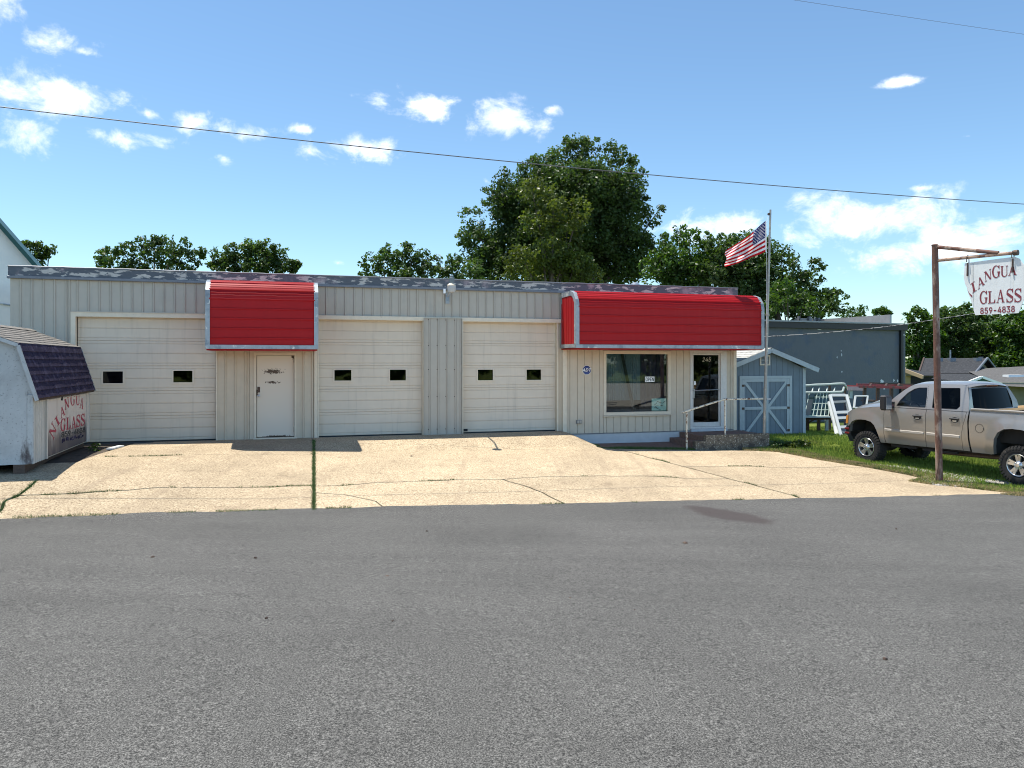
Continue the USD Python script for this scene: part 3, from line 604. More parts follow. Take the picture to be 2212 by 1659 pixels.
# red awnings
def awning(u0, u1, zt, zb, proj, R, label):
    A = thing('awning', parent=B); tag(stage.GetPrimAtPath(A), label)
    q = proj - .01
    s0, s1 = wall(u0, 700, q)[0], wall(u1, 700, q)[0]
    path = [(.0, zt - .015), (proj - R, zt)] + [(proj - R + R * math.sin(t), zt - R + R * math.cos(t)) for t in np.linspace(0, np.pi / 2, 9)[1:]] + [(proj, zb)]
    path = np.array(path); seg = np.r_[0, np.cumsum(np.linalg.norm(np.diff(path, axis=0), axis=1))]; L = seg[-1]
    def P(t):
        p = np.array([np.interp(t, seg, path[:, 0]), np.interp(t, seg, path[:, 1])]); a = np.array([np.interp(t + .01, seg, path[:, 0]), np.interp(t + .01, seg, path[:, 1])]); b = np.array([np.interp(t - .01, seg, path[:, 0]), np.interp(t - .01, seg, path[:, 1])])
        d = a - b; d /= np.linalg.norm(d); return p, np.array([-d[1], d[0]]) if False else np.array([-d[1] * -1, d[0]]) if False else np.array([d[1] * -1, d[0]])
    tw = .10; pit = .2286; l0 = seg[2] % pit; bounds = [0] + list(np.arange((seg[9] + .055) % pit, L, pit)) + [L]
    if bounds[1] < .05: bounds.pop(1)
    for a, b in zip(bounds[:-1], bounds[1:]):
        ts, off = [], []
        hr = .02 if b < seg[9] + .07 else .016; flat_ = max(a + .01, b - .045); tt = list(np.linspace(a, flat_, 5))
        for k_ in (.34, .67):
            c_ = a + (flat_ - a) * k_
            if flat_ - a > .12: tt += [c_ - .016, c_ - .006, c_ + .006, c_ + .016]
        tt = sorted(tt); ts = list(tt); off = [(.008 if b < seg[9] + .07 else .0) if any(abs(t - (a + (flat_ - a) * k_)) < .0065 for k_ in (.34, .67)) and flat_ - a > .12 else 0 for t in tt]
        if b < L - .01: ts += [b - .036, b - .014, b]; off += [hr, hr, 0]
        rows = []
        for t, o in zip(ts, off):
            p, nn = P(min(t, L)); nn = nn if (nn @ np.array([.7, .7])) > 0 else -nn
            rows.append(p + nn * o)
        part(A, 'panel', MB().strip([[(s0 + tw - .02, -r[0], r[1]) for r in rows], [(s1 - tw + .02, -r[0], r[1]) for r in rows]]), M_RED)
    # galvanised edging that follows the curve at both ends, and along the foot
    poly = np.vstack([[0, zb], path]); outer = Polygon(poly); inner = outer.buffer(-.115, join_style=2).union(sbox(0.0, zb + .10, proj - .115, zt - .3)).intersection(sbox(.05, zb + .09, 9, 9)); ring = outer.buffer(.016, join_style=2).intersection(sbox(.0, zb, 9, 9))
    for sa, sb_ in ((s0, s0 + tw), (s1 - tw, s1)):
        coarse = [path[0], path[1], path[4], path[7], path[9], path[-1]]
        m = MB(); rows = []
        for c, nn in zip(coarse, ([0, 1], [.2, 1], [.42, .9], [.85, .5], [1, .1], [1, 0])):
            rows.append([(sa, -(c[0] + .018 * nn[0]), c[1] + .018 * nn[1]), (sb_, -(c[0] + .018 * nn[0]), c[1] + .018 * nn[1])])
        m.strip(rows)
        face = sa if sa == s0 else sb_
        edge_ring = Polygon(np.vstack([[0, zb], np.array(coarse) + .017 * np.array([[0, 1], [.2, 1], [.42, .9], [.85, .5], [1, .1], [1, 0]])])).difference(inner)
        m.extr(edge_ring, lambda v, f=face, sg=(1 if sa == s0 else -1): np.column_stack([f + sg * v[:, 2], -v[:, 0], v[:, 1]]), .02)
        part(A, 'edge_trim', m, M_GALV)
        sg = 1 if sa == s0 else -1
        x = .03
        while x < proj - .1:
            x2 = min(x + .2, proj - .09); g = inner.intersection(sbox(x + .022, 0, x2, 9)).buffer(0)
            if not g.is_empty: part(A, 'end_panel', MB().extr(g, lambda v, f=face: np.column_stack([f + sg * (.018 - v[:, 2] * .6), -v[:, 0], v[:, 1]]), .012), M_RED)
            x = x2
        part(A, 'end_backing', MB().extr(inner.buffer(.01), lambda v, f=face: np.column_stack([f + sg * (.022 + v[:, 2]), -v[:, 0], v[:, 1]]), .008), M_RED)
    part(A, 'foot_trim', MB().bbox(s0, s1, -(proj + .022), -(proj - .03), zb - .012, zb + .085, .006), M_GALV)
    part(A, 'soffit', MB().box(s0 + .02, s1 - .02, -(proj - .035), -.03, zb - .045, zb - .015), M_RED)
awning(443.5, 687.5, 3.84, 2.235, 1.17, .42, 'narrow red ribbed metal awning over the entry door')
awning(1243, 1650, 3.82, 2.30, 1.17, .40, 'long red ribbed metal awning over the office front')

# ---------------------------------------------------------------- things fixed to the wall
def wpt(u, v, q): s, z = wall(u, v, q); p = sq(s, q); return np.array([p[0], p[1], z])
Ln = thing('wall_lamp', 'pale dusk-to-dawn lamp on a bracket arm over the right overhead doors', 'lamp')
LQ = .95; c = wpt(975.5, 617, LQ); base = wpt(966, 640, 0.0); n3 = np.array([N[0], N[1], 0]); e3 = np.array([E[0], E[1], 0])
M_LAMPG = mat('lamp_lens', (.42, .41, .39), .35, spec=.5, var=(20, .1)); M_LAMPC = mat('lamp_cap', (.13, .16, .17), .5, var=(12, .15))
part(Ln, 'shade', MB().lathe([(.045, .075), (.06, .06), (.105, .02), (.112, .0), (.108, -.004)], c, n=24), M_TRIMW, smooth=40)
part(Ln, 'lens', MB().lathe([(.108, -.003), (.11, -.05), (.10, -.12), (.075, -.165), (.0, -.18)], c, n=24), M_LAMPG, smooth=40)
part(Ln, 'cap', MB().lathe([(.046, .07), (.065, .10), (.068, .19), (.05, .20), (.05, .215), (.045, .25), (.02, .265), (0, .266)], c, n=20), M_LAMPC, smooth=40)
arm = [base + n3 * .04, base + n3 * .15 + [0, 0, .06], base + n3 * .5 + [0, 0, .2], c - n3 * .12 + [0, 0, .11], c - n3 * .04 + [0, 0, .11]]
part(Ln, 'arm', MB().tube(arm, .022, 10), M_STEEL, smooth=40)
part(Ln, 'bracket', MB().beam(base + n3 * .03 + [0, 0, -.2], base + n3 * .03 + [0, 0, .06], .1, .03, n3), M_GALV)
part(Ln, 'junction_box', MB().beam(base + n3 * .06 - e3 * .09 + [0, 0, .07], base + n3 * .06 - e3 * .09 + [0, 0, .19], .06, .05, n3), M_WHITEP)

M_BLUE = mat('sign_blue', (.006, .012, .11), .4); M_LTBL = mat('sign_light_blue', (.12, .22, .55), .5)
def on_wall(s0, z0, q): return lambda v: np.column_stack([sq(s0 + v[:, 0], q + v[:, 2]).reshape(-1, 2), z0 + v[:, 1]])
ss, sz = wall(1268.2, 799.5, .03)
S1 = thing('security_sign', 'small blue octagonal alarm sign with white letters on the office wall', 'sign')
octo = Polygon([(.13 * math.cos(math.radians(22.5 + 45 * k)), .13 * math.sin(math.radians(22.5 + 45 * k))) for k in range(8)])
part(S1, 'sign_rim', MB().extr(octo.buffer(.008), on_wall(ss, sz, .004), .005), M_WHITEP)
part(S1, 'sign_plate', MB().extr(octo, on_wall(ss, sz, .005), .006), M_BLUE)
tm = meshkit.text_mesh('ADT', .088, .002, bold=True); tv = np.array(tm.vertices); tv[:, 0] = (tv[:, 0] - tv[:, 0].max() / 2) * 1.02 + tv[:, 1] * .25 - .01; tv[:, 1] -= .040
part(S1, 'lettering', (on_wall(ss, sz, .0115)(tv), tm.faces), M_WHITEP)
sm_ = MB()
for z, hw in ((.082, .05), (-.072, .075), (-.092, .055)):
    x = -hw
    while x < hw: sm_.extr(sbox(x, z - .006, x + .009, z + .006), on_wall(ss, sz, .0115), .001); x += .014
part(S1, 'small_print', sm_, M_LTBL, kind='stuff')
so_, zo_ = wall(1405, 819.5)
S2 = thing('open_sign', 'small white sign reading OPEN on the picture window', 'sign')
part(S2, 'sign_plate', MB().extr(sbox(-.15, -.078, .15, .078).buffer(.008), on_wall(so_, zo_, -.0495), .002), M_INK)
part(S2, 'sign_face', MB().extr(sbox(-.15, -.078, .15, .078), on_wall(so_, zo_, -.0470), .002), M_WHITEP)
tm = meshkit.text_mesh('OPEN', .105, .002, bold=True); tv = np.array(tm.vertices); w_ = tv[:, 0].max(); tv[:, 0] = (tv[:, 0] - w_ / 2) * .27 / w_; tv[:, 1] -= .052
part(S2, 'lettering', (on_wall(so_, zo_, -.0448)(tv), tm.faces), M_INK)
s_, z_ = wall(1250, 911)
OB = thing('outlet_box', 'grey weatherproof outlet box low on the office wall', 'outlet')
part(OB, 'box', MB().extr(sbox(-.075, -.05, .075, .05), on_wall(s_, z_, .001), .05), M_CAP)
for k in (-1, 1): part(OB, 'cover', MB().extr(sbox(-.028 + k * .034, -.04, .028 + k * .034, .04), on_wall(s_, z_, .0515), .014), M_SIDING)

# ---------------------------------------------------------------- steps, handrail, flagpole, flag
M_AGG = mat('exposed_aggregate', (.17, .145, .11), .9, spec=.15, var2=[(26, (.50, .46, .37), .55, .64), (5, (.10, .085, .07), .52, .62), (34, (.06, .05, .045), .60, .66)], bump=(45, .03))
ST = thing('entry_steps', 'brown concrete steps with an exposed aggregate front wall at the office door', 'steps')
def blk(m, s0, s1, q0, q1, z0, z1):
    v = [(*sq(s, q), z) for z in (z0, z1) for q in (q1, q0) for s in (s0, s1)]
    m.add(v, [[0, 2, 3, 1], [4, 5, 7, 6], [0, 1, 5, 4], [2, 6, 7, 3], [0, 4, 6, 2], [1, 3, 7, 5]]); return m
sl, sm_, sr_ = wall(1524.5, 950, 1.5)[0], wall(1502, 950, 1.5)[0], wall(1661, 950, 1.5)[0]
part(ST, 'landing', blk(MB(), sl + .01, sr_, .02, 1.36, -.7, -.125), M_BROWN)
part(ST, 'step', blk(MB(), sm_ + .01, sl + .008, .02, 1.36, -.7, -.275), M_BROWN)
part(ST, 'front_curb', blk(MB(), sl, sr_, 1.365, 1.52, -.8, -.085), M_AGG)
part(ST, 'front_curb', blk(MB(), sm_, sl - .003, 1.362, 1.515, -.8, -.24), M_AGG)
M_RAIL = mat('chipped_white_rail', (.66, .62, .50), .55, var2=[(16, (.17, .08, .04), .53, .57)], var=(20, .15))
HR = thing('handrail', 'white pipe handrail with rusty posts beside the office steps', 'handrail')
def rp3(u, v, q): return wpt(u, v, q)
a, b_, c_ = rp3(1473, 891, 1.44), rp3(1564, 862.5, 1.44), rp3(1648, 861, 1.44)
part(HR, 'rail', MB().tube([a, b_, c_], .027, 10), M_RAIL, smooth=40)
f1 = rp3(1483.5, 966, 1.44); t1 = rp3(1483.5, 889, 1.44); part(HR, 'post', MB().tube([[t1[0], t1[1], -.62], t1], .026, 10), M_RAIL, smooth=40)
t2 = rp3(1566.3, 863, 1.44); part(HR, 'post', MB().tube([[t2[0], t2[1], -.2], t2], .026, 10), M_RAIL, smooth=40)
FP = thing('flagpole', 'tall thin grey metal flagpole rising from the office steps', 'flagpole')
M_POLE = mat('grey_pole', (.33, .31, .28), .4, metal=.45, var=(12, .2), var2=[(8, (.45, .40, .33), .5, .65)])
pb_, pt_ = rp3(1650.5, 937, 1.44), rp3(1664.3, 453, 1.44); pb_[2] = -.14
part(FP, 'pole', MB().tube([pb_, pb_ * .7 + pt_ * .3, pb_ * .4 + pt_ * .6, pt_], [.042, .040, .034, .028], 12), M_POLE, smooth=40)
pm_ = pb_ * .93 + pt_ * .07
for f_ in (.07, .2, .53): part(FP, 'joint_collar', MB().tube([pb_ * (1 - f_) + pt_ * f_, pb_ * (1 - f_ - .008) + pt_ * (f_ + .008)], .05, 12), M_POLE, smooth=40)
cl = pb_ * .84 + pt_ * .16; part(FP, 'cleat', MB().beam(cl + e3 * .03 - n3 * -.03, cl + e3 * .15 + n3 * .03, .03, .05), M_STEEL)
tp = pt_ * .98 + pb_ * .02; part(FP, 'pulley', MB().lathe([(.0, -.02), (.035, -.02), (.035, .02), (0, .02)], tp - e3 * .05, n3, 12), M_RUST)
part(FP, 'halyard', MB().tube([tp - e3 * .06, rp3(1656.5, 480, 1.44), rp3(1655.5, 545, 1.44), cl + e3 * .03], .005, 5), M_WHITEP)
# the flag hangs from the halyard and blows to the left
def cloth(name, col):
    n = {'d': ('principled_bsdf', dict(base_color=col, roughness=.8, specular_ior_level=.2)), 't': ('translucent_bsdf', dict(color=col)), 'm': ('mix_closure', dict(fac=.35))}
    return usdkit.material(stage, f'/World/Looks/{name}', n, [('d.BSDF', 'm.closure1'), ('t.BSDF', 'm.closure2')], surface='m.closure')
C_RED, C_WHITE, C_BLUE = cloth('flag_red', (.48, .012, .02)), cloth('flag_white', (.82, .81, .80)), cloth('flag_blue', (.022, .028, .14))
TOPC = np.array([(1655, 476), (1637, 491), (1619, 507), (1594, 524), (1568, 541)], float); BOTC = np.array([(1655.3, 543), (1637, 551), (1619, 558), (1597, 568), (1567, 576)], float)
FY = float(pb_[1] * .4 + pt_[1] * .6)
from scipy.interpolate import make_interp_spline
_top, _bot = make_interp_spline(np.linspace(0, 1, 5), TOPC, 2), make_interp_spline(np.linspace(0, 1, 5), BOTC, 2)
def flag(a, b, off=0.0):
    a, b = np.broadcast_arrays(np.asarray(a, float), np.asarray(b, float)); t = _top(a); bt = _bot(a)
    fold = .10 * np.sin(b * 7 - a * 5.5) * a * np.sin(np.pi * np.clip(b, 0, 1)); bb = b + fold * .5
    p = t * (1 - bb[..., None]) + bt * bb[..., None]
    p[..., 0] += 2.2 * np.sin(b * 9 + a * 3) * a
    Y = FY + a * .35 + .10 * np.sin(a * 9 + b * 4.5) * (a ** .7) + .05 * np.sin(a * 17 - b * 8) * a + off
    return np.stack([(p[..., 0] - CX) / F * Y, Y, ZC + (HZ - p[..., 1]) / F * Y], -1)
FL = thing('flag', 'red, white and blue striped flag with stars blowing left from the flagpole', 'flag')
def patch(a0, a1, b0, b1, na, nb, off=0.0):
    A, Bb = np.meshgrid(np.linspace(a0, a1, na), np.linspace(b0, b1, nb)); P_ = flag(A, Bb, off); return MB().strip(list(P_))
for i in range(13): part(FL, 'stripe', patch(.4 if i < 7 else .025, 1, i / 13, (i + 1) / 13, 40, 4), C_RED if i % 2 == 0 else C_WHITE, smooth=True)
part(FL, 'canton', patch(.025, .4, 0, 7 / 13, 20, 14), C_BLUE, smooth=True)
part(FL, 'hoist_band', patch(0, .025, 0, 1, 3, 20), C_WHITE, smooth=True)
stm = MB()
for r in range(9):
    for k in range(6 if r % 2 == 0 else 5):
        ca, cb = .025 + .375 * ((k * 2 + 1 + (r % 2)) / 12), 7 / 13 * (r + 1) / 10
        for off in (-.006, .006):
            ang = np.arange(10) * np.pi / 5 - np.pi / 2; rad = np.where(np.arange(10) % 2 == 0, 1, .45)
            P_ = flag(np.r_[ca, ca + 0.021 * rad * np.cos(ang)], np.r_[cb, cb + .034 * rad * np.sin(ang)], off); stm.add(P_, [[0, 1 + j, 1 + (j + 1) % 10] for j in range(10)])
part(FL, 'stars', stm, C_WHITE, kind='stuff')

# ---------------------------------------------------------------- lettering with serifs
def ln(pts, w, cap=2): return LineString(pts).buffer(w / 2, cap_style=cap, join_style=2)
def serif(x, y, w=.26, t=.05): return sbox(x - w / 2, y - t / 2, x + w / 2, y + t / 2)
def glyph(ch):
    k, n, y0, y1 = .17, .065, -.475, .475        # thick and thin strokes
    if ch == 'N': g = [ln([(-.33, -.5), (-.33, .5)], n), ln([(.33, -.5), (.33, .5)], n), Polygon([(-.42, .5), (-.2, .5), (.36, -.5), (.2, -.5)]), serif(-.33, y0), serif(-.36, y1, .22), serif(.33, y1)]
    elif ch == 'I': g = [ln([(0, -.5), (0, .5)], k), serif(0, y0, .42), serif(0, y1, .42)]
    elif ch == 'A': g = [Polygon([(-.36, -.5), (-.29, -.5), (.03, .5), (-.04, .5)]), Polygon([(.2, -.5), (.39, -.5), (.08, .5), (-.06, .5)]), sbox(-.22, -.2, .25, -.13), serif(-.33, y0), serif(.3, y0, .32)]
    elif ch == 'U': g = [ln([(-.27, .5), (-.27, -.2)], k), ln([(.3, .5), (.3, -.2)], n), Point(0, 0).buffer(1).intersection(sbox(-1, -1, 1, 0)).difference(Polygon()), serif(-.27, y1, .34), serif(.3, y1)]
    elif ch == 'L': g = [ln([(-.2, -.5), (-.2, .5)], k), sbox(-.3, -.5, .34, -.43), Polygon([(.34, -.5), (.34, -.2), (.28, -.2), (.2, -.45)]), serif(-.2, y1, .36), serif(-.2, y0, .36)]
    elif ch in 'GS':
        if ch == 'G':
            o = affinity.scale(Point(0, 0).buffer(1, 24), .42, .51); i_ = affinity.translate(affinity.scale(Point(0, 0).buffer(1, 24), .29, .44), .04, 0)
            c = o.difference(i_).difference(sbox(.18, -.06, .6, .27)); g = [c, sbox(.2, -.42, .36, -.02), serif(.27, -.03, .32), Polygon([(.33, .5), (.38, .5), (.38, .2), (.33, .2), (.24, .4)])]
        else:
            a = np.linspace(math.radians(30), math.radians(270), 22); p1 = [(.24 * math.cos(t), .25 + .225 * math.sin(t)) for t in a]
            a2 = np.linspace(math.radians(90), math.radians(-150), 22); p2 = [(.26 * math.cos(t), -.245 + .235 * math.sin(t)) for t in a2]
            g = [ln(p1, .085), ln(p2, .085), ln([(-.2, .14), (.2, -.14)], .19, 1), Polygon([(.22, .5), (.28, .5), (.28, .2), (.22, .2), (.15, .42)]), Polygon([(-.3, -.5), (-.24, -.5), (-.16, -.42), (-.24, -.2), (-.3, -.2)])]
    g = [x for x in g if not x.is_empty]
    if ch == 'U':
        o = affinity.translate(affinity.scale(Point(0, 0).buffer(1, 24), .355, .31), 0, -.2).intersection(sbox(-1, -1, 1, -.19)); i_ = affinity.translate(affinity.scale(Point(0, 0).buffer(1, 24), .225, .235), .045, -.2)
        g = [g[0], g[1], o.difference(i_), g[3], g[4]]
    return unary_union(g).buffer(0)
class SignPlane:
    """a vertical plane through p0 along d; picture points are taken to it, lettering is laid on it"""
    def __init__(s, p0, d, side): s.p0, s.d = np.asarray(p0, float), np.asarray(d, float) / np.linalg.norm(d); s.n = np.array([s.d[1], -s.d[0]]) * side
    def m(s, u, v): return np.array(hit(u, v, s.p0, s.d))
    def w(s, tz, off=0.0): tz = np.asarray(tz, float); xy_ = s.p0 + np.multiply.outer(tz[..., 0], s.d) + s.n * (off[..., None] if np.ndim(off) else off); return np.concatenate([xy_, tz[..., 1:2]], -1)
    def letter(s, ch, c, R, U, off, depth=.003):
        """glyph with its centre, its width and height vectors in picture points"""
        g = glyph(ch); c, R, U = (np.asarray(x, float) for x in (c, R, U)); c0 = s.m(*c)
        r2, u2 = s.m(*(c + R / 2)) - s.m(*(c - R / 2)), s.m(*(c + U / 2)) - s.m(*(c - U / 2))
        x0, _, x1, _ = g.bounds; wdt = x1 - x0
        return MB().extr(g, lambda v: s.w(c0 + np.outer((v[:, 0] - (x0 + x1) / 2) / wdt, r2) + np.outer(v[:, 1], u2), off + v[:, 2]), depth)
    def text(s, t, p0, p1, height, off, bold=True):
        tm = meshkit.text_mesh(t, 1.0, .1, bold=bold); v = np.array(tm.vertices); W = v[:, 0].max(); a, b = s.m(*p0), s.m(*p1); up = s.m(p0[0], p0[1] - height) - a
        return s.w(a + np.outer(v[:, 0] / W, b - a) + np.outer(v[:, 1], up), off + v[:, 2] * .03), tm.faces

# ---------------------------------------------------------------- hanging sign on its pipe post
M_PIPE = mat('rusty_pipe', (.13, .065, .045), .75, metal=.1, var=(9, .3), var2=[(5, (.30, .22, .17), .48, .62, (1, 1, .35)), (7, (.20, .035, .025), .58, .66, (1, 1, .4))], bump=(40, .006))
SPY = 17.25
SP = thing('sign_post', 'rusty pipe sign post with a bracket arm at the road edge', 'sign post')
pbx, ptx = at(2029.5, 1038, SPY), at(2019.5, 531, SPY); pbx[2] -= .25
zz = np.linspace(0, 1, 9); ctr = pbx + np.outer(zz, ptx - pbx)
part(SP, 'post', MB().tube(ctr, np.interp(zz, [0, 1], [.074, .066]), 16), M_PIPE, smooth=40)
part(SP, 'post_cap', MB().lathe([(.070, 0), (.074, .02), (.05, .035), (0, .036)], ptx, n=16), M_PIPE)
ad = np.array([.88, -1.34]); ad /= np.linalg.norm(ad); pz_ = at(2022, 563, SPY)
arm0 = np.array([pz_[0], SPY, pz_[2]]); arm1 = np.array([*(arm0[:2] + ad * 1.62), at(2190, 546, (arm0[:2] + ad * 1.62)[1])[2]])
part(SP, 'arm', MB().tube([arm0, arm1], .036, 12), mat('tan_rusty_pipe', (.36, .24, .17), .7, var=(14, .3), var2=[(6, (.13, .06, .04), .52, .62)]), smooth=40)
part(SP, 'arm_end', MB().tube([arm1 - [ad[0] * .03, ad[1] * .03, 0], arm1 + [ad[0] * .05, ad[1] * .05, 0]], .058, 12), M_RUST, smooth=40)
br0 = np.array([ptx[0], SPY, ptx[2] - .02]); br1 = arm0 + (arm1 - arm0) * .80 + [0, 0, .03]
part(SP, 'brace', MB().tube([br0, br1], .042, 12), M_PIPE, smooth=40)
part(SP, 'wire', MB().tube([[pbx[0] - .14, SPY - .1, float(H(*tosq(pbx[:2]))) - .02], [pbx[0] - .08, SPY - .1, -.35], [pbx[0] - .04, SPY - .11, .2]], .008, 5), M_RUST)
SGN = SignPlane(arm0[:2], ad, -1 if (np.array([ad[1], -ad[0]]) @ np.array([-1, -1])) < 0 else 1)
def k5(x, y): return (2064.4 + x * .1067, 530.9 + y * .1067)
HS = thing('hanging_sign', 'white broken board sign with red serif letters hanging from the pipe arm', 'sign')
def board_extra(n, l): pass
M_BOARD = mat('sign_board_white', (.74, .76, .74), .55, var=(5, .06), streak=((.50, .42, .33), .45))
outline = [(185, 355), (700, 285), (1190, 222), (1290, 262), (1400, 420), (1530, 590), (1500, 800), (1430, 960), (1330, 1210), (1270, 1362), (400, 1405), (352, 1275), (330, 1170), (300, 1085), (262, 985), (236, 900), (225, 845), (190, 780), (165, 640)]
op = Polygon([SGN.m(*k5(*p)) for p in outline])
seam = [LineString([SGN.m(*k5(352, 300)), SGN.m(*k5(358, 1420))]).buffer(.006), LineString([SGN.m(*k5(1115, 180)), SGN.m(*k5(1100, 1420))]).buffer(.0015)]
for g in sorted(op.difference(unary_union(seam)).geoms, key=lambda g: g.centroid.x):
    part(HS, 'board', MB().extr(g, lambda v: SGN.w(v[:, :2], v[:, 2] - .02), .022), M_BOARD)
part(HS, 'backing', MB().extr(op.buffer(-.03), lambda v: SGN.w(v[:, :2], v[:, 2] - .034), .010), M_CAP)
M_MAROON = mat('maroon_lettering', (.22, .035, .045), .55, var=(12, .2))
LET = [('I', (362, 840), (86, -62), (-44, -186)), ('A', (503, 738), (140, -112), (-38, -190)), ('N', (655, 598), (142, -70), (-18, -200)), ('G', (818, 525), (160, -22), (-4, -250)), ('U', (985, 518), (150, -12), (0, -222)), ('A', (1150, 490), (176, -20), (2, -218)),
       ('G', (565, 1047), (156, -16), (0, -262)), ('L', (728, 1040), (146, -14), (0, -250)), ('A', (908, 1020), (168, -15), (0, -262)), ('S', (1098, 1008), (138, -14), (0, -272)), ('S', (1262, 1003), (142, -14), (0, -272))]
for ch, c, R_, U_ in LET: part(HS, 'letter', SGN.letter(ch, k5(*c), np.array(R_) * .1067, np.array(U_) * .1067, .003), M_MAROON)
rem = Polygon([SGN.m(*k5(*p)) for p in ((240, 890), (280, 960), (335, 1005), (340, 1040), (320, 1035), (275, 975))]).intersection(op)
part(HS, 'letter', MB().extr(rem, lambda v: SGN.w(v[:, :2], .003 + v[:, 2]), .003), M_MAROON, label='what is left of a letter on the broken edge')
part(HS, 'phone_number', SGN.text('859-4838', k5(488, 1378), k5(1200, 1338), 118 * .1067, .003), M_MAROON)
for f_ in (.42, .97):
    p = arm0 + (arm1 - arm0) * f_; nn = np.array([*SGN.n, 0])
    part(HS, 'hanger', MB().tube([p + nn * .05 + [0, 0, -.1], p + nn * .045 + [0, 0, .0], p + [0, 0, .045], p - nn * .045, p - nn * .05 + [0, 0, -.1], p + [0, 0, -.14]], .010, 6).tube([p + [0, 0, -.12], p + nn * .02 + [0, 0, -.40]], .018, 6), M_RUST)

# ---------------------------------------------------------------- white barn shed at the left
SH = thing('barn_shed', 'white gambrel-roofed barn shed with dark shingles and a lettered door at the left', 'shed', loc=(0, 21.15, 0), rz=math.degrees(TH))
M_SHEDW = mat('worn_white_panel', (.41, .415, .40), .75, var=(5, .12), var2=[(4, (.085, .07, .065), .57, .70, (1, 1, .35)), (30, (.22, .22, .21), .58, .68), (2.0, (.33, .325, .31), .5, .75)])
M_SHEDRIB = mat('white_ribbed_metal', (.50, .46, .40), .55, var=(5, .1), streak=((.28, .22, .18), .7))
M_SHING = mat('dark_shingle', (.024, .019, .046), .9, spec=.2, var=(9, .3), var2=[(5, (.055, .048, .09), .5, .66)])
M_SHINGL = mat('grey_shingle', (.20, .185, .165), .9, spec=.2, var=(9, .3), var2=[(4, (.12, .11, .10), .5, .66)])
def grime_extra(n, l):
    n['gs'] = ('separate_xyz', {}); n['gn'] = ('noise_texture', dict(scale=5.0, detail=7.0, roughness=.7)); n['gm'] = ('mapping', dict(mapping_type='point', scale=(1, 1, .3)))
    n['ga'] = ('math', dict(math_type='multiply_add', value2=1.1)); n['gr'] = ('map_range', dict(range_type='smoothstep', from_min=1.36, from_max=.92, to_min=0.0, to_max=.93)); n['gx'] = ('mix_color', dict(blend_type='mix', a=(.52, .46, .40), b=(.045, .033, .038)))
    n['gn2'] = ('noise_texture', dict(scale=3.0, detail=6.0)); n['gr2'] = ('map_range', dict(range_type='smoothstep', from_min=.5, from_max=.75, to_min=0.0, to_max=.5)); n['gx2'] = ('mix_color', dict(blend_type='mix', b=(.27, .21, .17)))
    l += [('geometry.position', 'gs.vector'), ('geometry.position', 'gm.vector'), ('gm.vector', 'gn.vector'), ('gn.fac', 'ga.value1'), ('gs.z', 'ga.value3'), ('ga.value', 'gr.value'), ('gr.result', 'gx.fac'), ('gx.result', 'gx2.a'), ('gm.vector', 'gn2.vector'), ('gn2.fac', 'gr2.value'), ('gr2.result', 'gx2.fac'), ('gx2.result', 'p.base_color')]
M_SHEDDOOR = mat('grimy_white_door', (.66, .6, .55), .6, spec=.3, extra=grime_extra)
c_s, hw, q0, q1, zbm = -11.40, 1.20, .75, 4.95, .14
gam = [(1.29, 1.285), (1.0, 2.245), (0, 2.635)]
prof = [(c_s + hw, zbm), (c_s + hw, 1.36), (c_s + .97, 2.21), (c_s, 2.60), (c_s - .97, 2.21), (c_s - hw, 1.36), (c_s - hw, zbm)]
part(SH, 'end_wall', MB().extr(Polygon(prof), lambda v: np.column_stack([v[:, 0], -q1 - .0 + v[:, 2], v[:, 1]]), .05), M_SHEDW)
part(SH, 'end_wall', MB().extr(Polygon(prof), lambda v: np.column_stack([v[:, 0], -q0 - v[:, 2], v[:, 1]]), .05), M_SHEDW)
part(SH, 'side_wall', MB().box(c_s - hw, c_s - hw + .04, -q1 + .052, -q0 - .052, zbm, 1.36), M_SHEDRIB)
part(SH, 'side_wall', MB().box(c_s + hw - .05, c_s + hw - .012, -q1 + .052, -q0 - .052, zbm, 1.36), M_SHEDRIB)
part(SH, 'skid', MB().box(c_s - hw + .1, c_s - hw + .25, -q1, -q0, -.2, zbm), M_RUST); part(SH, 'skid', MB().box(c_s + hw - .3, c_s + hw - .12, -q1, -q0, -.2, zbm), M_RUST)
part(SH, 'floor', MB().box(c_s - hw + .04, c_s + hw - .05, -q1 + .06, -q0 - .06, zbm, zbm + .05), M_INNER)
def sideplane(u, v): t, z = hit(u, v, sq(c_s + hw, 0), N); return t, z
dq1, dq0 = sideplane(98, 920)[0], sideplane(183.5, 920)[0]
for q in np.arange(q0 + .0, q1 - .02, .115):                       # ribbed side skin either side of the door
    if dq0 - .03 < q + .05 < dq1 + .03: continue
    w = min(.115, q1 - q)
    x = c_s + hw - .012
    pr = [(-q, x), (-(q + w * .55), x), (-(q + w * .68), x + .02), (-(q + w * .87), x + .02), (-(q + w), x)]
    part(SH, 'rib_panel', MB().strip([[(xx, y, 1.35) for y, xx in pr], [(xx, y, zbm) for y, xx in pr]]), M_SHEDRIB)
part(SH, 'corner_post', MB().bbox(c_s + hw - .09, c_s + hw + .012, -q1 - .012, -q1 + .05, zbm, 1.36, .01), M_SHEDW)
dz0, dz1 = .17, 1.325
part(SH, 'door', MB().bbox(c_s + hw - .01, c_s + hw + .03, -dq1 + .01, -dq0 - .01, dz0, dz1, .008), M_SHEDDOOR, label='grimy white shed door with arched red lettering')
